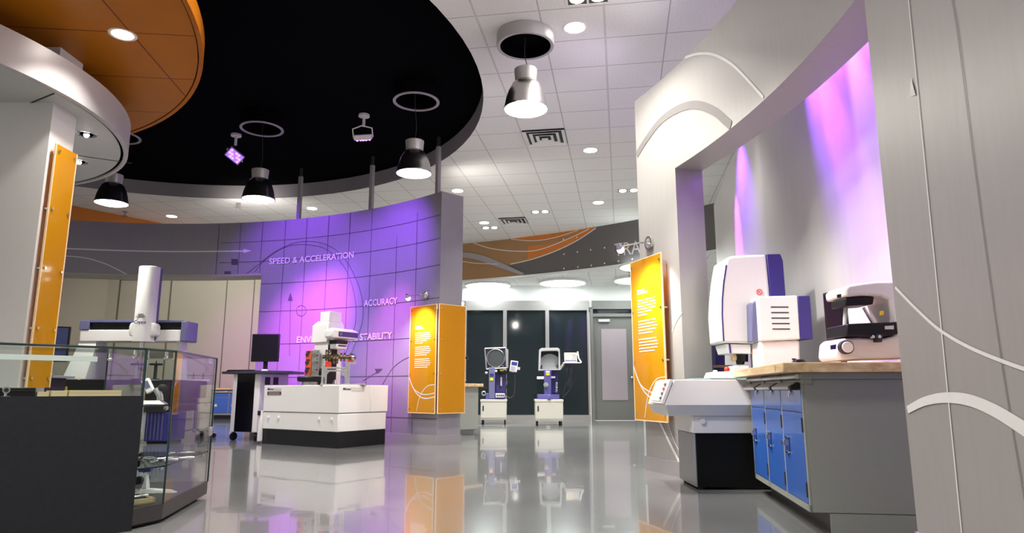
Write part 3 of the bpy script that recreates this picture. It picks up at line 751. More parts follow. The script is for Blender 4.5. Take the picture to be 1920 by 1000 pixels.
# things in and on the kiosk
def box_thing(name, label, cat, c, size, rz, mat, bev=0.003, group=None):
    t = thing(name, label, cat, c, rz, group)
    return t
ang = math.atan2(kd.y, kd.x)
def wood_case(label, c, size, rz, group=None, open_=False):
    t = thing('wooden_case', label, 'case', c, rz, group)
    sx, sy, sz = size
    m = MB()
    if open_:
        m.bx(-sx / 2, sx / 2, -sy / 2, sy / 2, 0, 0.008)
        for (a, b, c_, d) in ((-sx / 2, sx / 2, -sy / 2, -sy / 2 + .012), (-sx / 2, sx / 2, sy / 2 - .012, sy / 2), (-sx / 2, -sx / 2 + .012, -sy / 2, sy / 2), (sx / 2 - .012, sx / 2, -sy / 2, sy / 2)):
            m.bx(a, b, c_, d, 0.0, sz)
    else:
        m.bx(-sx / 2, sx / 2, -sy / 2, sy / 2, 0, sz * 0.55)
    m.build('tray', m_woodpale, t, smooth=False)
    if open_:
        m = MB(); m.bx(-sx / 2 + .012, sx / 2 - .012, -sy / 2 + .012, sy / 2 - .012, 0.008, sz * 0.7); m.build('lining', m_plinth, t, smooth=False)
    else:
        m = MB(); m.bx(-sx / 2, sx / 2, -sy / 2, sy / 2, sz * 0.57, sz); m.build('lid', m_woodpale, t, smooth=False)
    return t
def front(q, d, z=0.686): p = B_ - kd * q + Vector((-kd.y, kd.x)) * d; return (p.x, p.y, z)
wood_case('long pale wooden case lying on the counter deck behind the glass', front(.21, .11), (0.24, 0.12, 0.034), ang)
wood_case('pale wooden case just left of the longer case on the counter deck', front(.37, .13), (0.07, 0.12, 0.032), ang)
wood_case('smallest pale wooden case, next to the black case on the counter deck', front(.435, .14), (0.05, 0.09, 0.026), ang)
t = thing('instrument_case', 'low black case standing on the counter deck below the column', 'case', front(.47, .08), ang)
m = MB(); m.bx(-.46, .0, .0, .10, 0, .046); m.build('body', m_blackplastic, t, 0.004)
m = MB(); m.bx(-.46, .0, -0.003, 0.0, .030, .033); m.build('lid_seam', m_plinth, t)
t = thing('chrome_gauge', 'small chrome dial gauge in front of the black case', 'gauge', front(.60, .035), ang)
m = MB(); m.cyl((0, -.02, .034), (0, .004, .034), .016, n=20); m.build('dial', m_chrome, t)
m = MB(); m.cyl((0, -.008, 0), (0, -.008, .02), .007, n=12); m.bx(-.018, .018, -.02, .004, 0, .006); m.build('stand', m_chrome, t)
m = MB(); m.cyl((0, -.021, .034), (0, -.0205, .034), .010, n=20); m.build('dial_face', m_ink, t)

# dial stand on the upper glass shelf
t = thing('micrometer_stand', 'silver micrometer stand with a tilted head on the upper glass shelf', 'stand', (-2.10, 4.05, 0.639), 0.1)
m = MB(); m.hull([(-.11, -.03, 0), (.09, -.03, 0), (.09, .03, 0), (-.11, .03, 0), (-.08, -.02, .022), (.06, -.02, .022), (.06, .02, .022), (-.08, .02, .022)]); m.build('base', m_alu, t, 0.004)
m = MB(); m.tube([(.05, 0, .02), (.045, 0, .05), (.02, 0, .09)], .018, 12); m.build('post', m_alu, t)
m = MB(); m.box((-.025, 0, .105), (.045, .03, .085), ry=rad(-28)); m.build('readout', m_white, t, 0.006)
m = MB(); m.box((-.028, -.016, .112), (.028, .004, .04), ry=rad(-28)); m.build('display', m_slate, t)
m = MB(); m.ball((.055, 0, .095), .026, 1, .7, .8); m.cyl((.02, 0, .08), (.06, 0, .1), .008); m.build('knob', m_blackplastic, t)

def micrometer(label, c, rz, group):
    t = thing('micrometer', label, 'micrometer', c, rz, group)
    m = MB(); m.tube([(-.035 + .0, 0, .012)] + [(-.035 * math.cos(a), .04 * math.sin(a), .012) for a in (PI * i / 10 for i in range(11))], .006, 8); m.build('frame', m_chrome, t)
    m = MB(); m.cyl((.035, 0, .012), (.12, 0, .012), .008, n=12); m.cyl((.07, 0, .012), (.11, 0, .012), .011, n=12); m.build('thimble', m_alu, t)
    m = MB(); m.cyl((-.04, 0, .012), (-.015, 0, .012), .004, n=8); m.build('anvil', m_chrome, t)
    return t
mz = 0.3065
for i, (x, y, a, l) in enumerate(((-2.13, 4.17, .3, 'chrome micrometer lying farthest left on the lower glass shelf'), (-2.03, 4.05, 1.0, 'chrome micrometer among the cluster near the front glass edge of the lower shelf'),
        (-2.10, 3.98, -.4, 'chrome micrometer crossing the cluster at the front of the lower glass shelf'), (-2.02, 4.20, .6, 'chrome micrometer behind the cluster on the lower glass shelf'),
        (-2.18, 4.55, .5, 'chrome micrometer lying alone to the right on the lower glass shelf'))):
    micrometer(l, (x, y, mz + (.025 if i == 2 else 0)), a, 'micrometers on the lower glass shelf')
t = thing('gauge_block', 'short black upright gauge block on the lower glass shelf', 'gauge', (-2.05, 3.88, mz))
m = MB(); m.bx(-.007, .007, -.007, .007, 0, .04); m.build('block', m_blackplastic, t, 0.002)
m = MB(); m.bx(-.0075, .0075, -.0075, .0075, .034, .037); m.build('band', m_alu, t)
t = thing('microscope', 'small pale microscope with black knobs on the floor of the glass case', 'microscope', (-2.22, 4.36, 0.101), 0.1)
m = MB(); m.hull([(-.10, -.05, 0), (.16, -.03, 0), (.16, .03, 0), (-.10, .05, 0), (-.08, -.035, .03), (.12, -.02, .018), (.12, .02, .018), (-.08, .035, .03)]); m.build('base', m_white2, t, 0.006)
m = MB(); m.hull([(-.08, -.03, .025), (-.01, -.03, .025), (-.01, .03, .025), (-.08, .03, .025), (-.055, -.018, .12), (-.02, -.018, .12), (-.02, .018, .12), (-.055, .018, .12)]); m.build('column', m_white2, t, 0.006)
m = MB(); m.tube([(-.04, 0, .12), (-.035, 0, .16), (-.06, 0, .2)], .018, 10); m.build('tube', m_alu, t)
for y in (-1, 1):
    m = MB(); m.cyl((-.05, y * .03, .08), (-.05, y * .065, .08), .024, n=14); m.build('focus_knob', m_blackplastic, t)
m = MB(); m.cyl((-.06, 0, .2), (-.075, 0, .235), .016, n=12); m.build('eyepiece', m_blackplastic, t)
m = MB(); m.bx(-.07, .0, -.02, .02, .125, .15); m.build('nosepiece', m_navy, t, 0.004)
wood_case('open pale wooden case holding a micrometer on the floor of the glass case', (-2.10, 3.94, 0.101), (0.19, 0.14, 0.03), ang + .25, open_=True)
micrometer('chrome micrometer inside the open wooden case', (-2.12, 3.93, 0.1225), ang + .3, 'micrometers in the case')

# ------------------------------------------------------------------ ceiling fixtures
def pendant(label, ring_z, ringc, lampc, lz, dark=False, watts=34):
    hh = 0.21 if dark else 0.13
    t = thing('pendant_lamp', label, 'lamp', (ringc[0], ringc[1], ring_z), 0, 'pendant lamps with round ceiling rings')
    dx, dy, dz = lampc[0] - ringc[0], lampc[1] - ringc[1], lz - ring_z
    m = MB(); m.lathe([(0.28, 0.0), (0.285, -0.005), (0.285, .01 - hh), (0.28, -hh), (0.255, -hh), (0.25, .005 - hh), (0.25, 0.0)], n=48, closed=True); m.build('ceiling_ring', m_black if dark else m_ring, t)
    if dark:
        m = MB(); m.lathe([(0.252, -0.21), (0.286, -0.21), (0.286, -0.222), (0.252, -0.222)], n=48, closed=True); m.build('ring_lip', m_mid, t)
    m = MB(); m.lathe([(0.001, -0.02), (0.249, -0.02), (0.249, .004 - hh), (0.246, .004 - hh), (0.246, -0.024), (0.001, -0.024)], n=40); m.build('ring_void', m_black, t)
    m = MB(); m.tube(smooth_path([(dx, dy, -0.02), (dx - .01, dy, -0.2), (dx + .015, dy, (dz + .42 - .2) * .6), (dx, dy, dz + .42)], 6), 0.004, 6); m.build('cable', m_ink, t)
    m = MB(); m.lathe([(0.001, .42), (0.09, .42), (0.113, .415), (0.113, .40), (0.103, .29), (0.001, .29)], (dx, dy, dz), 36); m.build('housing', m_housing, t)
    m = MB(); m.lathe([(0.10, .29), (0.135, .26), (0.17, .19), (0.195, .11), (0.21, .03), (0.218, .012), (0.218, 0.0), (0.208, 0.0), (0.20, .03), (0.185, .11), (0.16, .19), (0.125, .25), (0.09, .28)], (dx, dy, dz), 40, closed=True); m.build('shade', m_reflector, t)
    m = MB(); m.lathe([(0.001, -.035), (0.06, -.032), (0.12, -.022), (0.17, -.006), (0.205, .012), (0.19, .03), (0.001, .03)], (dx, dy, dz), 36); m.build('lens', m_lamp, t)
    if dark: lamp('SPOT', 'pendant_light', (dx, dy, dz - 0.06), watts, WARM, aim=(dx, dy, dz - 1), size=0.15, angle=120, blend=0.8, parent=t)
    else: lamp('POINT', 'pendant_light', (dx, dy, dz - 0.13), watts, WARM, size=0.09, parent=t)
    return t
pendant('silver pendant lamp hanging from a deep grey ring below the white tiles, nearest', CEIL, (0.133, 6.27), (0.135, 6.27), 3.41)
pendant('pendant lamp at the right end of the violet wall under the black ceiling', CEIL + .25, (-1.185, 7.95), (-1.19, 7.95), 3.305, True, 230)
pendant('pendant lamp above the violet wall beside the lit violet flood', CEIL + .25, (-3.42, 8.85), (-3.42, 8.9), 3.25, True, 230)
pendant('pendant lamp beside the silver canopy at the left end of the violet wall', CEIL + .25, (-5.55, 9.15), (-5.58, 9.2), 3.28, True, 230)

def downlight(label, x, y, z, r=0.095, power=45, group='round downlights in the tile ceiling'):
    t = thing('downlight', label, 'downlight', (x, y, z), 0, group)
    m = MB(); m.lathe([(r, -0.001), (r + .022, -0.006), (r + .03, -0.002), (r + .03, 0.0), (r, 0.0)], n=32, closed=True); m.build('trim_ring', m_white, t)
    m = MB(); m.lathe([(0.001, -0.004), (r, -0.004)], n=32); m.build('lens', m_can, t)
    lamp('AREA', 'downlight_beam', (0, 0, -0.02), power, WARM, size=r * 2, angle=110, parent=t)
    return t
for (x, y, l) in ((.614, 6.135, 'round downlight right of the nearest pendant lamp'), (1.155, 9.593, 'round downlight right of the nearer square air vent'), (1.628, 12.44, 'round downlight beyond the vent, near the right pier top'),
                  (-.965, 11.67, 'round downlight just right of the violet wall top'), (-.586, 14.02, 'small far downlight left of the far air vent'), (-3.889, 12.86, 'round downlight behind the violet wall between two hanger rods'),
                  (-6.92, 13.48, 'round downlight above the dark left stretch of the violet wall')):
    downlight(l, x, y, CEIL, power=13 if y < 7 else 45)
downlight('bright round downlight set into the orange canopy', -3.092, 5.006, 3.5, 0.075, 16, None)
def spotcan(label, x, y, z):
    t = thing('recessed_spot', label, 'spotlight', (x, y, z), 0, 'small recessed spots in the silver canopy')
    m = MB(); m.lathe([(0.055, -0.002), (0.08, -0.006), (0.085, 0.0), (0.055, 0.0)], n=28, closed=True); m.build('trim_ring', m_chrome, t)
    m = MB(); m.lathe([(0.001, -0.003), (0.055, -0.003)], n=24); m.build('dark_cup', m_plinth, t)
    m = MB(); m.ball((0, 0, -0.008), 0.024); m.build('bulb', m_lamp, t)
    lamp('AREA', 'recessed_spot_beam', (0, 0, -0.04), 10, WARM, size=0.08, angle=140, parent=t)
spotcan('small recessed spot in the canopy underside, nearer the column', -3.868, 5.893, 3.012)
spotcan('small recessed spot in the canopy underside, farther behind the column panel', -4.406, 6.646, 3.012)

def twin(label, x, y):
    t = thing('twin_spotlight', label, 'spotlight', (x, y, CEIL), rad(-9), 'twin spot fixtures in the tile ceiling')
    m = MB(); 
    for (a, b, c_, d) in ((-.2, .2, -.11, -.09), (-.2, .2, .09, .11), (-.2, -.18, -.09, .09), (.18, .2, -.09, .09), (-.01, .01, -.09, .09)): m.bx(a, b, c_, d, -.006, 0)
    m.build('frame', m_white, t)
    m = MB(); m.bx(-.18, .18, -.09, .09, -.003, 0); m.build('dark_well', m_plinth, t)
    for s_ in (-.095, .095):
        m = MB(); m.lathe([(0.001, -.02), (.04, -.018), (.065, -.006), (.065, 0), (.001, 0)], (s_, 0, -0.003), 24); m.build('bulb', m_lamp, t)
    lamp('AREA', 'twin_spot_beam', (0, 0, -0.04), 50, WARM, size=0.2, angle=110, parent=t)
twin('twin spot fixture cut by the top edge of the picture above a downlight', .68, 5.62)
twin('twin spot fixture beside the pier of the right wall', 2.056, 11.64)
twin('twin spot fixture in the middle of the far tiles', .56, 13.10)
twin('twin spot fixture next to the far air vent and small downlight', -.475, 14.45)

def vent(label, x, y, s=0.28):
    t = thing('air_vent', label, 'air vent', (x, y, CEIL), rad(-9), 'square air vents in the tile ceiling')
    m = MB(); m.bx(-s, s, -s, s, -.004, 0); m.build('backing', m_ink, t)
    for k, (o_, i_) in enumerate(((s, s * .84), (s * .70, s * .56), (s * .42, s * .28))):
        m = MB(); z0, z1 = -.012 - .004 * k, -.032 - .006 * k
        P = lambda q, z: [(-q, -q, z), (q, -q, z), (q, q, z), (-q, q, z)]
        v = P(o_, z1 if k == 0 else z0 - .012) + P(i_, z0)
        v += [(a, b, c_ + .006) for a, b, c_ in v]
        m.poly(v, [(i, (i + 1) % 4, (i + 1) % 4 + 4, i + 4) for i in range(4)] + [(8 + i, 12 + i, 12 + (i + 1) % 4, 8 + (i + 1) % 4) for i in range(4)] + [(i, 8 + i, 8 + (i + 1) % 4, (i + 1) % 4) for i in range(4)])
        m.build('louver', m_white, t, smooth=False)
    m = MB(); m.bx(-s * .15, s * .15, -s * .15, s * .15, -.045, -.035); m.build('center_plate', m_white, t)
vent('square louvred air vent below the nearest pendant lamp', .462, 9.055, 0.29)
vent('square louvred air vent over the orange swoosh band', .033, 13.84, 0.28)

def sprinkler(label, x, y, z):
    t = thing('sprinkler', label, 'sprinkler', (x, y, z), 0, 'fire sprinklers')
    m = MB(); m.cyl((0, 0, 0), (0, 0, -.008), .045, n=16); m.build('escutcheon', m_trimgrey, t)
    m = MB(); m.cyl((0, 0, 0), (0, 0, -.09), .011, n=10); m.build('pipe', m_trimgrey, t)
    m = MB(); m.cyl((0, 0, -.085), (0, 0, -.09), .05, n=16); m.cyl((0, 0, -.09), (0, 0, -.13), .014, .008, n=10); m.build('deflector', m_trimgrey, t)
p = at_z(447, 381, CEIL); sprinkler('fire sprinkler left of the pendant above the violet wall', p.x, p.y, CEIL)
p = at_z(235, 397, CEIL); sprinkler('fire sprinkler under the pendant beside the silver canopy', p.x, p.y, CEIL)
p = at_z(1180, 510, LOW); sprinkler('fire sprinkler between the round lights of the far room', p.x, p.y, LOW)

def drum(label, u, v):
    p = at_z(u, v, LOW)
    t = thing('ceiling_light', label, 'ceiling light', (p.x, p.y, LOW), 0, 'round lights of the far room')
    m = MB(); m.lathe([(0.55, 0), (0.56, -.01), (0.56, -.05), (.54, -.055), (.54, 0)], n=40, closed=True); m.build('rim', m_white, t)
    m = MB(); m.lathe([(0.001, -.05), (.54, -.05)], n=40); m.build('diffuser', m_fluor, t)
    lamp('POINT', 'far_room_light', (0, 0, -.25), 8, (0.90, 1.0, 0.97), size=0.3, parent=t)
    return t
drum('round glowing ceiling light above the dark windows on the left', 915, 533)
drum('round glowing ceiling light in the middle of the far room', 1055, 528)
drum('round glowing ceiling light above the far door, farther back', 1196, 523)
drum('round glowing ceiling light above the far door, cut by the painted band', 1212, 497)

# violet floods under the black ceiling
def flood(label, loc, aim, lit, roll):
    t = thing('flood_light', label, 'flood light', loc, 0, 'floods under the black ceiling')
    d = (Vector(aim) - Vector(loc)).normalized(); rot = d.to_track_quat('-Z', 'Y').to_matrix().to_4x4() @ Matrix.Rotation(rad(roll), 4, 'Z')
    m = MB(); m.cyl((0, 0, .33), (0, 0, .30), .075, n=24); m.build('ceiling_plate', m_white2, t)
    m = MB(); m.cyl((0, 0, .30), (0, 0, .16), .02, n=12)
    m.tube([tuple(rot @ Vector(p)) for p in ((-.13, 0, 0), (-.13, 0, .12), (0, 0, .16), (.13, 0, .12), (.13, 0, 0))], .01, 8); m.build('bracket', m_white2, t)
    m = MB(); m.bx(-.12, .12, -.085, .085, -.025, .04, rot); m.build('head', m_slate if lit else m_white2, t, 0.006)
    m = MB(); m.bx(-.108, .108, -.073, .073, -.03, -.0255, rot); m.build('lens', m_violet, t)
    for i in range(5):
        for j in range(3):
            if (i + j * 2) % 3 != 1:
                led = MB(); led.box(tuple(rot @ Vector((-.08 + i * .04, -.045 + j * .045, -.032))), (.022, .022, .022)); led.build('led', m_pinkled, t)
fl1 = at_z(440, 292, 4.12); fl2 = at_z(681, 258, 4.12)
flood('lit violet flood light facing the room under the black ceiling', tuple(fl1), (-2.0, 4.5, 1.0), True, 35)
flood('white flood light seen from behind, tilted towards the violet wall', tuple(fl2), (fl2.x + .05, fl2.y + .42, fl2.z - .93), False, 12)

# hanger rods of the violet wall
def hanger(label, u, v):
    a, z = on_ring(u, v, VIO)
    p = ringpt(VIO, a, 3.5, -0.2)
    t = thing('hanger_rod', label, 'rod', p, a, 'hanger rods of the violet wall')
    m = MB(); m.bx(-.03, .03, -.03, .03, 0, .80); m.build('rod', m_mid, t, 0.004)
    m = MB(); m.bx(-.02, .02, -.02, .02, .80, CEIL + .25 - 3.5); m.build('stem', m_ink, t)
    m = MB(); m.bx(-.06, .06, -.06, .06, -.0, .012); m.build('foot_plate', m_mid, t)
hanger('grey hanger rod on the violet wall right of the pendant near the lit flood', 546, 412)
hanger('grey hanger rod over the middle of the violet wall', 679, 395)
hanger('grey hanger rod behind the pendant at the violet wall end', 801, 367)

# arm spotlights
def arm_spot(label, base, n, head, aim, power):
    base, head = Vector(base), Vector(head)
    t = thing('arm_spotlight', label, 'spotlight', base)
    n = Vector(n).normalized(); h = head - base
    m = MB(); m.cyl((0, 0, 0), n * .025, .065, n=28); m.cyl(n * .025, n * .05, .045, .02, n=24); m.build('wall_plate', m_chrome, t)
    m = MB(); m.tube([n * .04, n * .08 + h * .1, h], .007, 10); m.build('arm', m_chrome, t)
    d = (Vector(aim) - head).normalized()
    m = MB(); m.cyl(h - d * .03, h + d * .03, .018, .032, n=20); m.build('lamp_head', m_chrome, t)
    m = MB(); m.ball(tuple(h + d * .03), .032); m.build('bulb', m_lamp, t)
    lamp('SPOT', 'arm_spot_beam', h + d * .06, power, WARM, aim=tuple(h + d), size=0.03, angle=100, blend=0.8, parent=t)
    return t
a, z = on_ring(800, 553, VIO); bp = ringpt(VIO, a, z)
nv = Vector((-math.cos(a), -math.sin(a), 0))
arm_spot('chrome arm spotlight on the violet wall above its orange panel', bp, nv, at_y(764, 556, bp[1] - 0.42), ringpt(VIO, rad(47), 1.3), 70)
a, z = on_ring(1219, 456, HALL); bp = ringpt(HALL, a, z)
nr = Vector((-math.cos(a), -math.sin(a), 0))
arm_spot('chrome arm spotlight on the pier beside the opening', bp, nr, at_y(1161, 463, bp[1] - 0.42), ringpt(HALL, rad(18.5), 1.3), 95)
p = at_z(859, 525, LOW)
t = thing('hanging_spotlight', 'small spotlight on a thin rod behind the end of the violet wall', 'spotlight', (-1.27, 16.3, LOW))
zb = at_y(862, 566, 16.3).z - LOW
m = MB(); m.cyl((0, 0, 0), (0, 0, zb), .02, n=10); m.build('rod', m_alu, t)
m = MB(); m.cyl((0, 0, zb), (0.06, -.03, zb - .05), .03, .05, n=16); m.build('lamp_head', m_alu, t)
m = MB(); m.ball((.07, -.035, zb - .055), .05); m.build('bulb', m_lamp, t)

# ------------------------------------------------------------------ orange acrylic panels on the walls
def wall_panel(name_label, p0, p1, n, z0, z1, text=True, curves=None):
    """flat panel between two plan points p0 (viewer's left) and p1, standing off along n"""
    p0, p1 = Vector(p0), Vector(p1)
    e = (p1 - p0); L = e.length; rz = math.atan2(e.y, e.x)
    t = thing('acrylic_panel', name_label, 'panel', (p0.x, p0.y, z0), rz)
    H = z1 - z0
    m = MB(); m.bx(0.008, L - .008, -.006, .006, 0.008, H - .008); m.build('panel', m_acr, t, smooth=False)
    m = MB(); m.bx(0, .008, -.007, .007, 0, H); m.bx(L - .008, L, -.007, .007, 0, H); m.bx(.008, L - .008, -.007, .007, 0, .008); m.bx(.008, L - .008, -.007, .007, H - .008, H)
    m.build('polished_edge', m_acr_edge, t, smooth=False)
    for z in (.06, H * .36, H * .67, H - .06):
        for x in (.035, L - .035):
            m = MB(); m.cyl((x, .055, z), (x, -.012, z), .010, n=10); m.build('standoff', m_chrome, t)
    if text:
        rnd = random.Random(3)
        m = MB()
        def line(x, z, w, h):
            while w > 0.004:
                q = min(w, rnd.uniform(.02, .06)); m.bx(x, x + q - .006, -.0085, -.0065, z, z + h); x += q; w -= q
        X0 = L * .22
        for k, w in ((0, .22), (1, .32)): m.bx(X0, X0 + L * w, -.0085, -.0065, H * (.795 - .017 * k), H * (.795 - .017 * k) + .018)
        m.build('heading', m_letter, t, smooth=False)
        z = H * .735
        for para in ((.55, .57, .58, .57, .45, .30), (.55, .58, .60, .55, .45), (.55, .58, .60, .58, .50)):
            m = MB()
            for w in para: line(X0, z, L * w, .010); z -= H * .0185
            z -= H * .02
            m.build('paragraph', m_letter, t, smooth=False)
        m = MB()
        for P, w in (([(0.0, .33), (.15, .24), (.38, .165), (.65, .135), (1.0, .15)], .012), ([(0.02, .32), (.2, .225), (.42, .185), (.65, .17), (1.0, .185)], .010), ([(1.0, .26), (.75, .25), (.55, .20), (.42, .13), (.32, .02)], .008)):
            q = smooth_path([(a * (L - .02) + .01, b * H) for a, b in P], 8)
            for i in range(len(q) - 1):
                d = (Vector(q[i + 1]) - Vector(q[i])); 
                nn = Vector((-d.y, d.x)).normalized() * w / 2
                a, b = Vector(q[i]), Vector(q[i + 1])
                m.poly([(a.x + nn.x, -.0075, a.y + nn.y), (b.x + nn.x, -.0075, b.y + nn.y), (b.x - nn.x, -.0075, b.y - nn.y), (a.x - nn.x, -.0075, a.y - nn.y)], [(0, 1, 2, 3)])
        m.build('white_curves', m_line_white, t, smooth=False)
    return t
q0, q1 = ringpt(VIO, rad(49.2), 0, 0.06), ringpt(VIO, rad(44.0), 0, 0.06)
wall_panel('orange acrylic text panel on the front of the violet wall end', q0[:2], q1[:2], None, 0.41, 1.885)
e0 = Vector(ringpt(VIO, A_END, 0, 0.0)[:2]); e1 = Vector(ringpt(VIO, A_END, 0, -0.40)[:2]); ed = (e1 - e0).normalized(); en = Vector((ed.y, -ed.x))
s0 = e0 + en * .06 - ed * .055; s1 = e1 + en * .06 + ed * 0.02
wall_panel('plain orange acrylic panel wrapping the end face of the violet wall', s0, s1, None, 0.41, 1.885, text=False)
q0, q1 = ringpt(HALL, rad(20.75), 0, 0.07), ringpt(HALL, rad(16.75), 0, 0.07)
wall_panel('bright orange acrylic text panel on the pier of the right wall', q0[:2], q1[:2], None, 0.445, 1.935)

# ------------------------------------------------------------------ coordinate measuring machine behind the kiosk
YC = 9.75
def P9(u, v, Y=YC): return at_y(u, v, Y)
def rect(u0, v0, u1, v1, Y):
    a, b = at_y(u0, v0, Y), at_y(u1, v1, Y)
    return min(a.x, b.x), max(a.x, b.x), min(a.z, b.z), max(a.z, b.z)
cmm = thing('measuring_machine', 'large white bridge type measuring machine with a tall column and black table behind the kiosk', 'measuring machine', (-5.6, 9.9, 0))
O = Vector((-5.6, 9.9, 0))
def cb(mb, x0, x1, y0, y1, z0, z1): mb.bx(x0 - O.x, x1 - O.x, y0 - O.y, y1 - O.y, z0, z1); return mb
x0, x1, z0, z1 = rect(153, 619, 342, 641, YC); zb0, zb1 = z0, z1
m = MB(); cb(m, x0, x1, 9.72, 10.02, z0, z1); m.build('beam', m_white, cmm, 0.012)
xa, xb, za, zc = rect(171, 604, 344, 619, YC)
m = MB(); cb(m, xa, xb, 9.74, 10.0, za + .001, zc - .012); m.build('beam_bellows', m_blackplastic, cmm, 0.003)
m = MB(); cb(m, xa - .14, xa, 9.71, 10.03, za, zc + .02); cb(m, xa, xb, 9.71, 10.03, zc - .012, zc + .02); m.build('beam_cover', m_slate, cmm, 0.008)
x5, x6, z5, z6 = rect(343, 603, 352, 641, YC)
m = MB(); cb(m, x5, x6, 9.70, 10.04, z5, z6); m.build('end_cover', m_slate, cmm, 0.012)
zt = P9(125, 713).z
def hp(u, v, y): p = at_y(u, v, YC); return (p.x - O.x, y - O.y, p.z)
m = MB(); m.hull([hp(150, 640, 9.74), hp(182, 640, 9.74), hp(150, 640, 10.0), hp(182, 640, 10.0), hp(126, 713, 9.62), hp(170, 713, 9.62), hp(126, 713, 10.15), hp(170, 713, 10.15)]); m.build('leg', m_white, cmm, 0.012)
m = MB(); m.hull([hp(329, 640, 9.78), hp(338, 640, 9.78), hp(329, 640, 9.96), hp(338, 640, 9.96), hp(328, 713, 9.78), hp(338, 713, 9.78), hp(328, 713, 9.96), hp(338, 713, 9.96)]); m.build('leg', m_white, cmm, 0.006)
# carriage and column
cxx = P9(278, 620).x
m = MB()
cz = P9(278, 620).z; m.hull([(cxx - O.x + x, y - O.y, cz + z) for x in (-.165, .165) for y in (9.57, 9.715) for z in (-.095, .095)] + [(cxx - O.x + x, y - O.y, cz + z) for x in (-.195, .195) for y in (9.60, 9.715) for z in (-.06, .06)])
m.build('carriage', m_white, cmm, 0.02, seg=3)
zc0, zc1 = P9(280, 643).z, at_y(282, 499, 9.55).z
m = MB(); prof = [(cxx - O.x + .128 * math.sin(a), 9.60 - O.y - .085 * math.cos(a)) for a in (rad(-90 + 180 * i / 14) for i in range(15))] + [(cxx - O.x + .128, 9.72 - O.y), (cxx - O.x - .128, 9.72 - O.y)]
m.prism(prof, zc0, zc1); m.build('column', m_white, cmm, 0.008)
m = MB(); m.bx(cxx - O.x + .1285, cxx - O.x + .136, 9.69 - O.y, 9.74 - O.y, zc0 + .03, zc1 - .01); m.build('column_stripe', m_slate, cmm)
m = MB(); m.cyl((cxx - O.x, 9.62 - O.y, zc0), (cxx - O.x, 9.62 - O.y, zc0 - .13), .028, n=14); m.cyl((cxx - O.x, 9.62 - O.y, zc0 - .13), (cxx - O.x, 9.62 - O.y, zc0 - .22), .012, n=10); m.build('probe', m_alu, cmm)
m = MB(); m.ball((cxx - O.x, 9.62 - O.y, zc0 - .22), .012); m.build('probe_tip', m_red, cmm)
zt_ = P9(280, 606).z
flat_text('Crysta', (cxx - O.x - .085, 9.514 - O.y, zt_ - .03), (1, 0, 0), (0, 0, 1), .17, .045, 'lettering', m_indigo, cmm, 0.02)
for k, w in enumerate((.08, .12, .14)):
    m = MB(); m.bx(cxx - O.x - w / 2, cxx - O.x + w / 2, 9.513 - O.y, 9.516 - O.y, zt_ + .06 + .02 * (2 - k), zt_ + .066 + .02 * (2 - k)); m.build('fine_print', m_ink, cmm)
# granite table and base
m = MB(); cb(m, P9(78, 720).x, P9(333, 720).x, 9.45, 10.7, .60, zt); m.build('granite_table', m_blackgloss, cmm, 0.01)
m = MB(); cb(m, P9(95, 760).x, P9(322, 760).x, 9.55, 10.55, .42, .60); m.build('base_frame', m_plinth, cmm, 0.01)
for i, (ua, ub) in enumerate(((282, 326), (96, 140))):
    xa, xb = P9(ua, 800).x - O.x, P9(ub, 800).x - O.x
    m = MB(); m.bx(xa, xb, 9.6 - O.y, 10.1 - O.y, .03, .42)
    f = m.build('foot_cabinet', m_navy, cmm, 0.01)
    m = MB()
    for k in range(5): m.bx(xa + .03 + .05 * k, xa + .045 + .05 * k, 9.588 - O.y, 9.6 - O.y, .05, .41)
    m.build('rib', m_slate, f, 0.003)
    m = MB(); m.bx(xa - .09, xa, 9.62 - O.y, 10.0 - O.y, .05, .42); m.build('side_panel', m_white2, f, 0.006)
    m = MB(); m.bx(xa + .02, xb - .02, 9.65 - O.y, 10.05 - O.y, 0, .03); m.build('foot', m_blackplastic, f)
m = MB(); a_ = at_y(109, 725, 9.44); b_ = at_y(125, 732, 9.44); m.bx(a_.x - O.x, b_.x - O.x, 9.444 - O.y, 9.449 - O.y, b_.z, a_.z); m.build('yellow_label', m_yellow, cmm)
m = MB(); a_ = at_y(147, 711, 9.6); m.poly([(a_.x - O.x - .035, 9.612 - O.y, a_.z - .03), (a_.x - O.x + .035, 9.612 - O.y, a_.z - .03), (a_.x - O.x, 9.625 - O.y, a_.z + .03)], [(0, 1, 2)]); m.build('warning_triangle', m_yellow, cmm)
for u, l in ((253, 'black T shaped fixture post on the black table, left of the two'), (288, 'black T shaped fixture post on the black table, nearer the machine column')):
    p = at_y(u, 712, 9.55)
    t = thing('fixture_post', l, 'fixture', (p.x, 9.58, zt))
    m = MB(); m.cyl((0, 0, 0), (0, 0, .2), .022, n=14); m.build('post', m_alu if u < 260 else m_plinth, t)
    m = MB(); m.cyl((0, 0, .2), (0, 0, .225), .085, .085, n=24); m.cyl((0, 0, .225), (0, 0, .26), .008, n=8); m.build('head', m_blackplastic, t)
    m = MB(); m.cyl((0, 0, 0), (0, 0, .015), .06, n=20); m.build('foot', m_blackplastic, t)

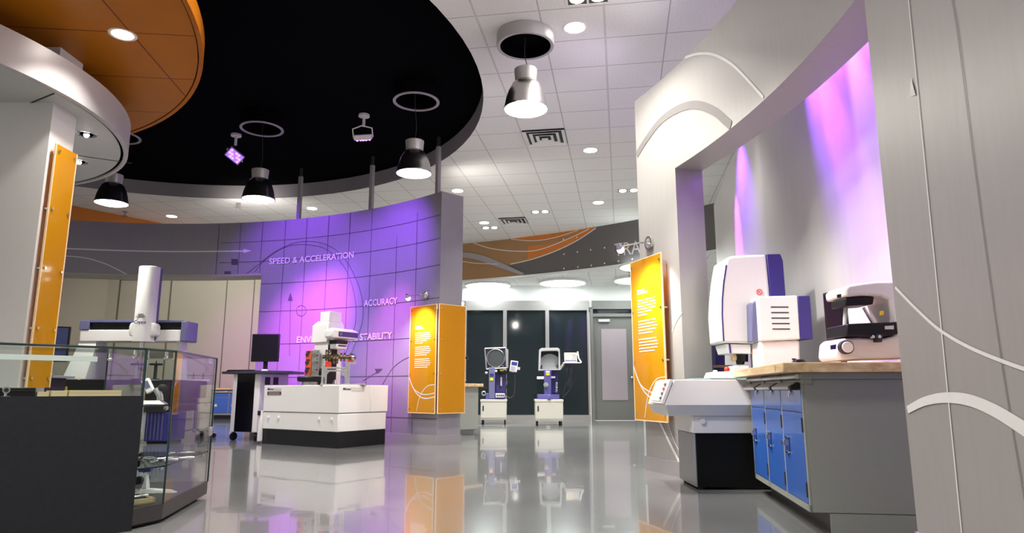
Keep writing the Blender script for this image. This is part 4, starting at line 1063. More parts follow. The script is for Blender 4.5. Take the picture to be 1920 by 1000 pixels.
# chrome stool behind the right side of the glass case
p = at_z(362, 822, 0)
t = thing('stool', 'chrome five-star swivel stool with a small pale seat behind the glass case', 'stool', (p.x, p.y, 0))
m = MB(); m.cyl((0, 0, .09), (0, 0, .82), .02, n=14); m.cyl((0, 0, .09), (0, 0, .45), .032, n=14); m.build('post', m_chrome, t)
for k in range(5):
    a = 2 * PI * k / 5 + .3
    m = MB(); m.tube([(0.02 * math.cos(a), .02 * math.sin(a), .13), (.15 * math.cos(a), .15 * math.sin(a), .115), (.29 * math.cos(a), .29 * math.sin(a), .085)], .016, 8); l_ = m.build('leg', m_chrome, t)
    m = MB(); c = Vector((.29 * math.cos(a), .29 * math.sin(a), .035)); d = Vector((-math.sin(a), math.cos(a), 0)) * .022
    m.cyl(c - d, c + d, .035, n=18); m.build('caster', m_blackplastic, l_)
m = MB(); m.hull([(x, y, z) for x in (-.14, .14) for y in (-.12, .12) for z in (.82, .88)] + [(-.17, 0, .86), (.17, 0, .86)]); m.build('seat', m_white2, t, 0.02, seg=3)
for x in (-.07, .08):
    m = MB(); m.cyl((x, 0, .88), (x, 0, .98), .008, n=8); m.build('pin', m_ink, t)

# monitor and stand beside the column
t = thing('instrument_desk', 'narrow dark desk half hidden behind the column panel', 'desk', (-5.75, 8.15, 0))
m = MB(); m.bx(-.4, .31, -.25, .3, .03, .86); m.build('cabinet', m_plinth, t, 0.006)
m = MB(); m.bx(-.42, .40, -.28, .32, .86, .89); m.build('top', m_mid, t, 0.006)
m = MB(); m.bx(-.36, .27, -.2, .25, 0, .03); m.build('toe_kick', m_ink, t)
def monitor(label, loc, rz, w, h, zlow, screen=None, group=None, tilt=0.0):
    t = thing('monitor', label, 'monitor', loc, rz, group)
    m = MB(); m.bx(-w / 2, w / 2, -.02, .02, zlow, zlow + h); m.build('housing', m_blackplastic, t, 0.006)
    m = MB(); m.bx(-w / 2 + .018, w / 2 - .018, -.0215, -.0205, zlow + .022, zlow + h - .018); m.build('screen', screen or m_blackgloss, t)
    m = MB(); m.bx(-.03, .03, .02, .05, .015, zlow + h * .5); m.bx(-.05, .05, .015, .03, zlow + h * .2, zlow + h * .6); m.build('stand', m_blackplastic, t, 0.004)
    m = MB(); m.hull([(x, y, 0) for x in (-.11, .11) for y in (-.08, .1)] + [(x, y, .015) for x in (-.1, .1) for y in (-.07, .09)]); m.build('foot', m_blackplastic, t, 0.003)
    return t
monitor('black monitor with a dim blue screen beside the orange column panel', (-5.52, 8.12, .89), rad(18), .48, .42, .16, m_screenblue)
t = thing('keyboard', 'pale keyboard at the edge of the dark desk by the column', 'keyboard', (-5.52, 7.96, .89), rad(10))
m = MB(); m.bx(-.2, .2, -.06, .06, 0, .018); m.build('body', m_mid, t, 0.004)
m = MB(); m.bx(-.185, .185, -.05, .05, .018, .024); m.build('keys', m_white2, t, 0.002)

# ------------------------------------------------------------------ tall workstation desk
wd = thing('workstation', 'tall mobile computer workstation with black centre panel and overhanging dark top', 'workstation', (-3.90, 10.17, 0), rad(-21))
m = MB(); m.bx(-.25, -.17, 0, .62, .12, .955); m.bx(.15, .25, 0, .62, .12, .955); m.bx(-.17, .15, .02, .62, .12, .955); m.build('body', m_white, wd, 0.006)
m = MB(); m.bx(-.17, .15, -.004, .02, .125, .95); m.build('front_panel', m_blackgloss, wd, 0.003)
for y in (.10, .28):
    m = MB(); m.bx(.25, .253, y, y + .11, .80, .91); m.build('vent_panel', m_ink, wd)
m = MB(); m.bx(-.265, -.25, .02, .05, .55, .68); m.build('side_handle', m_white2, wd, 0.006)
m = MB(); m.hull([(x, y, z) for (x, y) in ((-.46, -.02), (.56, -.12), (.66, .2), (.5, .68), (-.4, .68), (-.5, .3)) for z in (.958, .995)]); m.build('top', M('desk_top', (0.035, 0.035, 0.045), 0.4), wd, 0.006)
for (x, y) in ((-.22, .05), (.22, .05), (.22, .56), (-.22, .56)):
    m = MB(); m.cyl((x - .022, y, .055), (x + .022, y, .055), .055, n=20); m.cyl((x, y, .08), (x, y, .12), .02, n=10); m.build('caster', m_blackplastic, wd)
R21 = Matrix.Rotation(rad(-21), 4, 'Z')
def onwd(x, y, z): return tuple(R21 @ Vector((x, y, z)) + Vector((-3.90, 10.17, 0)))
monitor('black monitor on the tall mobile workstation', onwd(.12, .22, .995), rad(-3), .42, .415, .145)
t = thing('keyboard', 'black keyboard on the tall mobile workstation', 'keyboard', onwd(-.20, .10, .995), rad(-15))
m = MB(); m.bx(-.21, .21, -.07, .07, 0, .018); m.build('body', m_blackplastic, t, 0.004)
m = MB(); m.bx(-.195, .195, -.058, .058, .018, .026); m.build('keys', m_plinth, t, 0.002)
t = thing('computer_mouse', 'small white mouse on the tall mobile workstation', 'mouse', onwd(.30, .02, .995), 0)
m = MB(); m.hull([(.05 * math.cos(a) * k, .03 * math.sin(a) * k, z) for a in (2 * PI * i / 16 for i in range(16)) for k, z in ((1, 0), (1, .01), (.6, .026))]); m.build('shell', m_white2, t)
m = MB(); m.bx(-.002, .002, -.028, -.008, .02, .029); m.build('wheel', m_ink, t)

# ------------------------------------------------------------------ white gear measuring machine in the middle
ma_rz = rad(56.5); MO = Vector((-2.19, 8.80, 0))
RM = Matrix.Rotation(ma_rz, 4, 'Z')
gm = thing('measuring_machine', 'white low boxy measuring machine on a black plinth in front of the violet wall', 'measuring machine', MO, ma_rz)
LX, LY = .885, 1.50
m = MB(); m.bx(.012, LX - .02, .012, LY - .01, 0, .205); m.build('plinth', m_blackplastic, gm, 0.004)
m = MB(); m.bx(.006, LX - .02, .006, LY, .20, .425); m.build('lower_body', m_white, gm, 0.008)
m = MB(); m.bx(0, .555, 0, LY, .432, .785); m.build('upper_body', m_white, gm, 0.008)
m = MB(); m.bx(.56, LX, 0, LY, .432, .785); m.build('upper_body', m_white, gm, 0.008)
m = MB(); m.bx(.02, LX - .03, .01, LY - .01, .425, .432); m.build('seam', m_ink, gm)
for y in (.13, .36, 1.17, 1.38):
    m = MB(); m.cyl((.006, y, .355), (-.006, y, .355), .022, n=18); m.build('cap', m_white2, gm)
m = MB(); m.bx(-.03, .03, LY, LY + .05, .03, .44); m.build('side_post', m_white2, gm, 0.006)
m = MB(); m.bx(-.045, -.03, LY - .0, LY + .05, .38, .44); m.build('post_clip', m_blackplastic, gm)
m = MB(); m.bx(-.0035, -.0005, 1.13, 1.42, .655, .70); m.build('maroon_label', m_label, gm)
for k in range(2):
    m = MB(); m.bx(-.0045, -.0036, 1.16, 1.39, .681 - .018 * k, .687 - .018 * k); m.build('label_text', m_labelgrey, gm)
m = MB(); m.bx(-.003, -.0005, 1.13, 1.28, .715, .75); m.build('pale_label', m_labelgrey, gm)
m = MB(); m.bx(.20, .42, -.003, -.0005, .705, .755); m.build('pale_label', m_labelgrey, gm)
flat_text('Mistar', (-.004, 1.42, .722), (0, -1, 0), (0, 0, 1), .14, .03, 'lettering', m_ink, gm, 0.02)
flat_text('Mistar', (.06, -.004, .722), (1, 0, 0), (0, 0, 1), .14, .03, 'lettering', m_ink, gm, 0.02)
# its column and head
m = MB(); m.bx(.26, .52, .55, .82, .785, 1.38); m.build('column', m_white, gm, 0.01)
m = MB(); m.bx(.27, .43, .545, .552, .80, 1.33); m.build('column_bellows', m_blackplastic, gm)
m = MB(); m.hull([(x, y, 1.36) for x in (.24, .54) for y in (.54, .86)] + [(x, y, 1.60) for x in (.24, .54) for y in (.54, .86)] + [(x, y, 1.66) for x in (.28, .52) for y in (.56, .80)]); m.build('upper_column', m_white, gm, 0.012)
m = MB(); m.bx(.27, .49, .55, .74, 1.64, 1.79); m.build('column_cap', m_white, gm, 0.01)
m = MB(); m.bx(.33, .47, .545, .551, 1.565, 1.585); m.build('slot', m_ink, gm)
m = MB(); m.hull([(x, y, z) for x in (.18, .66) for y in (.38, .54) for z in (1.42, 1.52)] + [(x, .46, z) for x in (.22, .62) for z in (1.385, 1.555)]); m.build('head', m_white, gm, 0.025, seg=3)
m = MB(); m.bx(.29, .64, .374, .381, 1.435, 1.505); m.build('head_panel', m_indigo, gm, 0.004)
m = MB(); m.cyl((.325, .374, 1.47), (.325, .368, 1.47), .022, n=18); m.build('head_dial', m_slate, gm)
m = MB(); m.bx(.28, .48, .40, .54, 1.345, 1.385); m.build('head_bellows', m_blackplastic, gm)
m = MB(); m.bx(.29, .48, .41, .55, 1.27, 1.345); m.build('chin', m_white, gm, 0.012)
m = MB(); m.bx(.32, .46, .404, .411, 1.305, 1.325); m.build('chin_strip', m_indigo, gm)
def onm(x, y, z=.785): return tuple(RM @ Vector((x, y, z)) + MO)
# rotary table
t = thing('rotary_table', 'black round rotary table on top of the white machine', 'rotary table', onm(.16, .74))
m = MB(); m.cyl((0, 0, 0), (0, 0, .05), .11, n=32); m.build('base', m_steel, t)
m = MB(); m.lathe([(0.001, .045), (.16, .045), (.175, .06), (.175, .10), (.165, .115), (.001, .115)], n=36); m.build('turntable', m_blackplastic, t)
m = MB(); m.bx(-.03, .17, -.1, .1, .115, .128); m.build('top_plate', m_steel, t)
# engine block
t = thing('engine_block', 'orange and bare metal engine block section standing on the rotary table', 'engine block', onm(.16, .745, .913), rad(20))
m = MB(); m.bx(.0, .10, -.07, .07, 0, .345); m.build('block', m_steel, t, 0.006)
m = MB()
m.bx(-.075, .0, -.065, .065, 0, .335); m.build('painted_side', m_orangered, t, 0.006)
for k in range(3):
    m = MB(); m.cyl((-.06, -.066, .06 + .11 * k), (-.06, -.085, .06 + .11 * k), .026, n=16); m.bx(-.075, -.02, -.085, -.066, .09 + .11 * k, .105 + .11 * k); m.build('port', m_ink, t)
    m = MB(); m.cyl((.03, -.07, .06 + .11 * k), (.03, -.1, .06 + .11 * k), .024, n=16); m.build('flange', m_chrome, t)
for k in range(7):
    m = MB(); m.cyl((.07, -.07, .03 + .048 * k), (.07, -.085, .03 + .048 * k), .012, n=10); m.build('bolt', m_bronze if k % 2 else m_chrome, t)
t = thing('clamp', 'small dark clamp beside the engine block on the rotary table', 'clamp', onm(.245, .63, .913), rad(20))
m = MB(); m.bx(-.03, .05, -.02, .02, 0, .03); m.build('foot', m_blackplastic, t, 0.004)
m = MB(); m.cyl((0, 0, .03), (0, 0, .1), .012, n=10); m.bx(-.05, .03, -.015, .015, .06, .085); m.build('jaw', m_bronze, t, 0.003)
m = MB(); m.cyl((0, 0, .1), (0, 0, .12), .02, n=12); m.build('nut', m_chrome, t)
# aluminium frame stand
fr = thing('frame_stand', 'aluminium profile stand carrying the crankshaft on the white machine', 'stand', onm(.16, .27), rad(14))
for x in (-.17, .135, .165):
    m = MB(); m.bx(x, x + .026, -.05, -.024, .0, .30); m.build('post', m_alu, fr, 0.002)
m = MB(); m.bx(-.145, .135, -.048, -.026, .21, .235); m.build('rail', m_alu, fr, 0.002)
m = MB(); m.bx(-.145, .135, -.048, -.026, .175, .198); m.build('rail', m_alu, fr, 0.002)
for s_, x in ((1, -.144), (-1, .134)):
    m = MB(); m.prism([(x, .175), (x + s_ * .075, .175), (x, .09)], -.044, -.03, 'y'); m.build('gusset', m_cabgrey, fr)
m = MB(); m.bx(.19, .27, -.05, -.026, .275, .30); m.build('arm', m_alu, fr, 0.002)
m = MB(); m.bx(-.18, .40, -.07, .05, 0.0, .014); m.build('foot_plate', m_alu, fr, 0.002)
m = MB(); m.bx(-.13, -.05, -.05, .0, .235, .305); m.build('cradle', m_red, fr, 0.004)
m = MB(); m.bx(.15, .23, -.05, .0, .30, .335); m.build('cradle', m_red, fr, 0.004)
m = MB(); m.cyl((0.0, -.01, .014), (0.0, -.01, .07), .035, .012, n=18); m.build('center_cone', m_chrome, fr)
# crankshaft
F14 = Matrix.Rotation(rad(14), 4, 'Z')
ck = thing('crankshaft', 'dark bronze crankshaft lying across the aluminium stand', 'crankshaft', Vector(onm(.16, .27)) + F14 @ Vector((.0, -.025, .365)), rad(14))
m = MB(); m.cyl((-.17, 0, 0), (.26, 0, 0), .026, n=18); m.build('shaft', m_bronze, ck)
for k, (x, dy, dz, r) in enumerate(((-.12, .0, .02, .075), (-.075, .0, .02, .075), (-.02, -.01, -.03, .06), (.02, -.01, -.03, .06), (.07, .01, .0, .055), (.11, .01, .0, .055), (.19, 0, .0, .05))):
    m = MB(); m.hull([(x - .014, dy + r * math.cos(a), dz + r * math.sin(a)) for a in (2 * PI * i / 18 for i in range(18))] + [(x + .014, dy + r * math.cos(a), dz + r * math.sin(a)) for a in (2 * PI * i / 18 for i in range(18))] + [(x, 0, -.05 if dz > 0 else .05)])
    m.build('web', m_bronze, ck, 0.004)
m = MB(); m.cyl((.2, 0, 0), (.235, 0, 0), .046, n=22); m.build('end_flange', m_chrome, ck)
for k in range(5):
    a = 2 * PI * k / 5
    m = MB(); m.cyl((.235, .03 * math.cos(a), .03 * math.sin(a)), (.245, .03 * math.cos(a), .03 * math.sin(a)), .006, n=8); m.build('bolt', m_chrome, ck)

# ------------------------------------------------------------------ small bench behind the violet wall end
def bench(name_label, loc, rz, L, D, doors, top_label, zt=.775, th=.045):
    t = thing('cabinet', name_label, 'cabinet', loc, rz)
    m = MB(); m.bx(0, L, 0, D, .09, zt); m.build('body', m_cabgrey, t, 0.004)
    m = MB(); m.bx(.05, L - .02, .06, D - .05, 0, .09); m.build('toe_kick', m_cabgrey, t)
    return t
bt = bench('grey side of a cabinet with a blue door behind the end of the violet wall', (-.876, 11.2, 0), rad(51), .50, 1.0, 1, '')
m = MB(); m.bx(-.004, 0, .03, .48, .14, .60); m.build('door', m_blue, bt)
m = MB(); m.bx(-.004, 0, .03, .48, .615, .72); m.build('drawer', m_blue, bt)
m = MB(); m.bx(-.03, 0, .03, .48, .725, .75); m.build('handle', m_alu, bt, 0.004)
RB = Matrix.Rotation(rad(51), 4, 'Z')
def onb(x, y, z): return RB @ Vector((x, y, z)) + Vector((-.876, 11.2, 0))
t = thing('worktop', 'brown wooden worktop on the cabinet behind the violet wall end', 'worktop', (-.876, 11.2, .775), rad(51))
m = MB(); m.bx(-.06, .56, -.06, 1.05, 0, .05); m.build('slab', m_wood, t, 0.005)
m = MB(); m.bx(-.06, .56, -.0605, -.06, .002, .005); m.build('glue_joint', m_bronze, t)
p = at_y(862, 700, 11.55)
t = thing('microscope', 'black microscope with a raised silver arm on the bench behind the violet wall end', 'microscope', (p.x, 11.62, .825), 0)
m = MB(); m.bx(-.1, .08, -.06, .1, 0, .05); m.build('base', m_blackplastic, t, 0.008)
m = MB(); m.hull([(-.09, -.02, .05), (-.03, -.02, .05), (-.03, .04, .05), (-.09, .04, .05), (-.09, -.02, .3), (-.05, -.02, .3), (-.05, .03, .3), (-.09, .03, .3)]); m.build('column', m_white2, t, 0.006)
m = MB(); m.tube([(-.08, 0, .32), (-.02, 0, .38), (.10, 0, .43)], .028, 12); m.build('arm', m_alu, t)
m = MB(); m.cyl((.09, 0, .425), (.13, 0, .44), .032, n=14); m.build('eyepiece', m_blackplastic, t)
m = MB(); m.cyl((-.08, 0, .3), (-.10, 0, .2), .03, .02, n=14); m.build('objective', m_blackplastic, t)
m = MB(); m.cyl((.08, -.03, .03), (.11, -.03, .03), .022, n=14); m.build('knob', m_blackplastic, t)

# blue cabinet against the back wall
bc = thing('cabinet', 'blue fronted cabinet with wooden top at the back left of the workstation', 'cabinet', (-7.62, 17.6, 0))
m = MB(); m.bx(0, .9, 0, .6, .1, .73); m.build('body', m_cabgrey, bc, 0.004)
m = MB(); m.bx(.03, .87, .08, .55, 0, .1); m.build('toe_kick', m_plinth, bc)
for k in range(2):
    m = MB(); m.bx(.03 + .43 * k, .44 + .43 * k, -.008, 0, .15, .54); d_ = m.build('door', m_blue, bc, 0.003)
    m = MB(); m.bx(.1 + .43 * k, .17 + .43 * k, -.014, -.008, .31, .37); m.build('latch', m_chrome, d_)
    m = MB(); m.bx(.03 + .43 * k, .44 + .43 * k, -.008, 0, .555, .655); m.build('drawer', m_blue, bc, 0.003)
    m = MB(); m.bx(.03 + .43 * k, .44 + .43 * k, -.04, 0, .66, .69); m.build('handle', m_alu, bc, 0.004)
m = MB(); m.bx(-.02, .92, -.05, .62, .73, .775); m.build('top', m_wood, bc, 0.004)

# ------------------------------------------------------------------ profile projectors on their carts
def cart(label, x0, x1, yf, depth, zt):
    t = thing('cabinet_cart', label, 'cart', (x0, yf, 0), 0, 'cream cabinet carts by the windows')
    w = x1 - x0
    m = MB(); m.bx(0, w, 0, depth, .115, zt - .02); m.build('body', M('cart_cream', (0.50, 0.495, 0.44), 0.4, 0, 0.02) if 'cart_cream' not in bpy.data.materials else bpy.data.materials['cart_cream'], t, 0.006)
    m = MB(); m.bx(-.008, w + .008, -.01, depth + .01, zt - .05, zt); m.build('top', bpy.data.materials['cart_cream'], t, 0.006)
    m = MB(); m.bx(.012, w - .012, -.006, 0, .14, zt - .06); d = m.build('door', bpy.data.materials['cart_cream'], t, 0.003)
    m = MB(); m.bx(.04, .07, -.010, -.005, zt - .24, zt - .13); m.build('handle', m_ink, d, 0.004)
    m = MB(); m.bx(0, w, -.004, depth, .095, .115); m.build('bottom_frame', m_cabgrey, t)
    for (x, y) in ((.04, .05), (w - .04, .05), (.04, depth - .05), (w - .04, depth - .05)):
        m = MB(); m.cyl((x - .015, y, .04), (x + .015, y, .04), .04, n=16); m.cyl((x, y, .06), (x, y, .096), .015, n=8); m.build('caster', m_blackplastic, t)
    return t
c1x0, c1x1 = at_y(901, 770, 14.9).x, at_y(950, 770, 14.9).x
zt1 = at_y(925, 749.5, 14.9).z
cart('cream cabinet cart under the projector with a dark round screen', c1x0, c1x1, 14.9, .62, zt1)
c2x0, c2x1 = at_y(1004, 770, 14.35).x, at_y(1056, 770, 14.35).x
zt2 = at_y(1030, 749.5, 14.35).z
cart('cream cabinet cart under the projector with the pale hooded screen', c2x0, c2x1, 14.35, .62, zt2)

def pxr(mb, u0, v0, u1, v1, Y, d0, d1, O):
    """box facing the viewer: outline measured at depth Y, from Y+d0 to Y+d1"""
    a, b = at_y(u0, v0, Y), at_y(u1, v1, Y)
    mb.bx(a.x - O.x, b.x - O.x, Y + d0 - O.y, Y + d1 - O.y, b.z - O.z, a.z - O.z); return mb
YP = 15.05
O1 = Vector((at_y(927, 748, YP).x, YP, zt1))
pj = thing('profile_projector', 'dark blue profile projector with a dark round ringed screen', 'projector', O1)
def lp(u, v, Y, O=O1): p = at_y(u, v, Y); return Vector((p.x - O.x, Y - O.y, p.z - O.z))
m = MB(); q = [lp(*a, YP) for a in ((909, 654), (948, 652.5), (950, 690), (912, 692.5))]
m.hull([tuple(p) for p in q] + [tuple(p + Vector((0, .34, 0))) for p in q]); m.build('head', M('head_dark', (0.02, 0.022, 0.055), 0.4), pj, 0.01)
m = MB(); 
for a, b in ((0, 1), (1, 2), (2, 3), (3, 0)): m.cyl(q[a] + Vector((0, -.005, 0)), q[b] + Vector((0, -.005, 0)), .014, n=8)
m.build('head_border', m_alu, pj)
m = MB(); m.hull([tuple(p) for p in (lp(948.5, 653, YP), lp(953, 656, YP), lp(953, 690, YP), lp(950, 691, YP))] + [tuple(p + Vector((0, .3, 0))) for p in (lp(948.5, 653, YP), lp(953, 656, YP), lp(953, 690, YP), lp(950, 691, YP))]); m.build('head_side', m_alu, pj, 0.004)
c = lp(929.5, 672, YP)
m = MB(); m.cyl(c + Vector((0, -.008, 0)), c, .188, n=48); m.build('screen', m_darkglass, pj)
m = MB(); m.tube([c + Vector((.195 * math.cos(a), -.01, .195 * math.sin(a))) for a in (2 * PI * i / 40 for i in range(41))], .011, 8); m.build('screen_ring', m_chrome, pj)
m = MB(); k = lp(943, 687, YP); m.cyl(k, k + Vector((0, -.03, 0)), .014, n=12); m.build('knob', m_chrome, pj)
m = MB(); pxr(m, 917, 690, 928, 747.5, YP, -.12, .1, O1); m.build('front_column', m_slate, pj, 0.008)
m = MB(); pxr(m, 929, 694, 949, 741, YP, .22, .45, O1); m.build('rear_body', m_proj, pj, 0.01)
m = MB(); pxr(m, 911, 738, 947, 749, YP, -.1, .4, O1); m.build('base', m_proj, pj, 0.008)
m = MB(); pxr(m, 919, 709, 925, 714, YP, -.128, -.12, O1); m.build('yellow_label', m_yellow, pj)
m = MB(); pxr(m, 918.5, 701, 926, 706.5, YP, -.124, -.12, O1); m.build('display', m_screenblue, pj)
m = MB(); pxr(m, 937, 693, 944, 696, YP, .02, .1, O1); m.build('yellow_label', m_yellow, pj)
m = MB(); pxr(m, 912, 696, 950, 700, YP, .06, .2, O1); m.build('stage', m_ink, pj)
for (u, v) in ((912, 699.5), (930, 696.5)):
    m = MB(); a_ = lp(u, v, YP - .02); m.cyl(a_ + Vector((-.025, 0, 0)), a_ + Vector((.025, 0, 0)), .022, n=14); m.build('handwheel', m_white2, pj)
m = MB(); a_ = lp(907, 738, YP); m.tube([a_ + Vector((.04 * math.cos(t_), 0, .04 * math.sin(t_))) for t_ in (2 * PI * i / 16 for i in range(17))], .012, 8); m.build('coil_ring', m_alu, pj)
m = MB(); pxr(m, 930, 738, 946, 745.5, YP, -.16, -.1, O1); cbx = m.build('control_box', m_white2, pj, 0.004)
for k in range(4):
    m = MB(); pxr(m, 931.5 + 3.6 * k, 740, 934 + 3.6 * k, 743.5, YP, -.166, -.161, O1); m.build('switch', m_ink, cbx)
m = MB(); pxr(m, 938, 707, 941, 724, YP, .16, .22, O1); m.build('side_tube', m_white2, pj, 0.004)
def readout(label, u0, v0, u1, v1, Y, lean, group):
    a, b = at_y(u0, v1, Y), at_y(u1, v0, Y)
    O = Vector(((a.x + b.x) / 2, Y, a.z)); w, h = b.x - a.x, b.z - a.z
    t = thing('digital_readout', label, 'readout', O, 0, group)
    sk = Matrix.Rotation(rad(lean), 4, 'Y') @ Matrix.Rotation(rad(-12), 4, 'X')
    m = MB(); m.bx(-w / 2, w / 2, 0, .06, 0, h, sk); m.build('housing', m_labelgrey, t, 0.006)
    return t, w, h, sk
t, w, h, sk = readout('white handheld style readout panel with a blue screen beside the dark round projector', 955, 676, 969, 697, YP - .05, 8, 'projector readouts')
m = MB(); m.bx(-w * .36, w * .42, -.003, 0, h * .56, h * .9, sk); m.build('screen', m_screenblue, t)
for i in range(4):
    for j in range(3):
        m = MB(); m.bx(-w * .38 + w * .19 * i, -w * .25 + w * .19 * i, -.006, 0, h * (.08 + .15 * j), h * (.18 + .15 * j), sk); m.build('key', m_slate if i < 3 else m_alu, t)
m = MB(); m.bx(w / 2, w / 2 + .06, .02, .05, h * .25, h * .5, sk); m.build('bracket', m_alu, t)
m = MB(); m.tube([(w * .3, .05, .1), (w * .3, .2, -.02), (-.32, .25, -.05)], .014, 8); m.build('arm', m_ink, t)
m = MB(); m.tube(smooth_path([(w * .2, .04, 0), (w * .25, .05, -.25), (w * .1, .05, -.50), (-.1, .08, -.56), (-.16, .1, -.42), (-.13, .1, -.25), (-.16, .2, -.14)], 6), .012, 6); m.build('cable', m_plinth, t)

YQ = 14.55
O2 = Vector((at_y(1029, 748, YQ).x, YQ, zt2))
pk = thing('profile_projector', 'blue profile projector with a grey hood over a pale round screen', 'projector', O2)
def lq(u, v, Y): return lp(u, v, Y, O2)
# hood: a rounded shell open to the front
o_ = [lq(*a, YQ - .1) for a in ((1012, 655), (1016, 653), (1046, 652.5), (1049.5, 655), (1051, 694), (1010.5, 695))]
i_ = [lq(*a, YQ - .1) for a in ((1014.5, 660), (1017, 658.5), (1045, 658), (1047.5, 660), (1048, 692), (1013, 692.5))]
bk = [p + Vector((0, .24, 0)) for p in i_]; ob = [p + Vector((0, .45, 0)) for p in o_]
n = 6; m = MB(); m.poly([tuple(p) for p in o_ + i_ + bk + ob], [(k, (k + 1) % n, n + (k + 1) % n, n + k) for k in range(n)] + [(n + k, n + (k + 1) % n, 2 * n + (k + 1) % n, 2 * n + k) for k in range(n)] + [(k, 3 * n + k, 3 * n + (k + 1) % n, (k + 1) % n) for k in range(n)] + [tuple(range(3 * n, 4 * n)), tuple(range(3 * n - 1, 2 * n - 1, -1))])
m.build('hood', M('hood_grey', (0.42, 0.43, 0.44), 0.45), pk, 0.004)
m = MB(); pxr(m, 1013.5, 658.5, 1047.5, 693, YQ, .115, .13, O2); m.build('hood_lining', m_ink, pk)
c = lq(1031, 681, YQ + .1)
m = MB(); m.prism([(c.x + .215 * math.cos(a), max(c.z + .19 * math.sin(a), c.z - .12)) for a in (2 * PI * i / 40 for i in range(40))], c.y - .02, c.y, 'y'); m.build('screen', m_groundglass, pk)
for u in (1016, 1045):
    m = MB(); pxr(m, u - 1, 685, u + 1, 689, YQ, .06, .1, O2); m.build('screen_clip', m_ink, pk)
m = MB(); pxr(m, 1020, 694, 1033, 748, YQ, -.16, .14, O2); m.build('front_column', m_proj, pk, 0.01)
m = MB(); pxr(m, 1033, 696, 1047, 738, YQ, .16, .42, O2); m.build('rear_body', m_navy, pk, 0.01)
m = MB(); b_ = [lq(1008, 749, YQ), lq(1048, 749, YQ), lq(1048, 740, YQ), lq(1008, 740, YQ)]
m.hull([tuple(p + Vector((0, d, 0))) for p in b_ for d in (-.1, .4)] + [(0, -.24, b_[0].z), (0, -.22, b_[2].z)]); m.build('base', m_proj, pk, 0.01)
m = MB(); pxr(m, 1006.5, 706.5, 1020, 711.5, YQ, -.1, -.04, O2); m.build('lever_bar', m_white2, pk, 0.005)
m = MB(); c = lq(1023.5, 722, YQ - .16); m.cyl(c, c + Vector((0, -.03, 0)), .05, n=24); m.build('handwheel', m_cabgrey, pk)
m = MB(); c = lq(1023.5, 722, YQ - .19); m.cyl(c, c + Vector((0, -.012, 0)), .022, n=16); m.build('hub', m_alu, pk)
m = MB(); pxr(m, 1023, 700, 1029.5, 704.5, YQ, -.168, -.16, O2); m.build('yellow_label', m_yellow, pk)
m = MB(); pxr(m, 1022.5, 696.5, 1030, 699, YQ, -.165, -.16, O2); m.build('name_plate', m_white2, pk)
m = MB(); pxr(m, 1033, 706, 1041, 709.5, YQ, -.02, .12, O2); m.build('stage', m_white2, pk, 0.004)
m = MB()
pts = [lq(1042.5, v, YQ + .12) for v in (717, 736)]
m.cyl(pts[0], pts[1], .016, n=10); m.build('side_tube', m_white2, pk)
for k in range(4):
    m = MB(); c = lq(1043.5, 719 + 4.5 * k, YQ + .11); m.ball(tuple(c), .022); m.build('grip', m_chrome, pk)
t = thing('readout_shelf', 'pale angled shelf arm on the right of the hooded projector', 'shelf', O2)
m = MB(); m.hull([tuple(lq(*a, Y)) for a in ((1056, 679.5), (1089, 679.5), (1056, 681.5), (1090, 681.5)) for Y in (YQ - .08, YQ + .28)]); m.build('plate', m_white2, t, 0.003)
m = MB(); m.tube([lq(1058, 681, YQ + .1), lq(1050, 692, YQ + .15)], .025, 10); m.build('arm', m_white2, t)
m = MB(); m.tube([lq(1083, 660, YQ + .2), lq(1085, 672, YQ + .1), lq(1090, 680, YQ + .05)], .016, 8); m.build('side_lip', m_white2, t)
m = MB(); pxr(m, 1060, 682, 1072, 689, YQ, .0, .2, O2); m.build('junction_box', m_ink, t, 0.004)
for P in (((1066, 690), (1066, 704), (1060, 722), (1055, 742)), ((1076, 688), (1077, 700), (1070, 728), (1055, 746))):
    m = MB(); m.tube(smooth_path([tuple(lq(u, v, YQ + .2)) for u, v in P], 6), .011, 6); m.build('cable', m_ink, t)
t, w, h, sk = readout('boxy white readout with a small pale screen on the shelf arm', 1058.5, 661, 1082, 678.8, YQ + .02, 0, 'projector readouts')
m = MB(); m.bx(-w * .38, w * .02, -.003, 0, h * .45, h * .88, sk); m.build('screen', m_woodpale, t)
m = MB(); m.bx(-w * .45, w * .45, -.002, 0, h * .06, h * .2, sk); m.build('lower_strip', m_slate, t)
for i in range(3):
    for j in range(3):
        m = MB(); m.bx(w * (.1 + .12 * i), w * (.19 + .12 * i), -.005, 0, h * (.3 + .2 * j), h * (.44 + .2 * j), sk); m.build('key', m_alu if (i + j) % 2 else m_cabgrey, t)

# ------------------------------------------------------------------ cabinet with blue doors on the right
CRZ = rad(-8.5); CO = Vector((1.54, 3.676, 0)); CM = Matrix.Rotation(CRZ, 4, 'Z')
def onc(x, y, z): return CM @ Vector((x, y, z)) + CO
CL, CD, CT = 1.435, 0.66, 0.812
cb_ = thing('cabinet', 'large grey bench cabinet with three blue doors and drawers in the wall opening', 'cabinet', CO, CRZ)
m = MB(); m.bx(.004, CD, 0, CL, .10, CT - .035); m.build('body', m_cabgrey, cb_, 0.004)
m = MB(); m.bx(-.006, CD, -.008, CL + .006, CT - .035, CT); m.bx(-.006, .05, -.008, -.001, CT - .06, CT - .034); m.build('top_rail', m_cabgrey, cb_, 0.003)
m = MB(); m.bx(.10, CD, .012, CL, 0, .10); m.build('toe_kick', M('kick_grey', (0.10, 0.10, 0.095), 0.5), cb_, smooth=False)
m = MB(); m.bx(.09, CD, -.002, .012, 0, .098); m.build('end_kick', m_cabgrey, cb_, smooth=False)
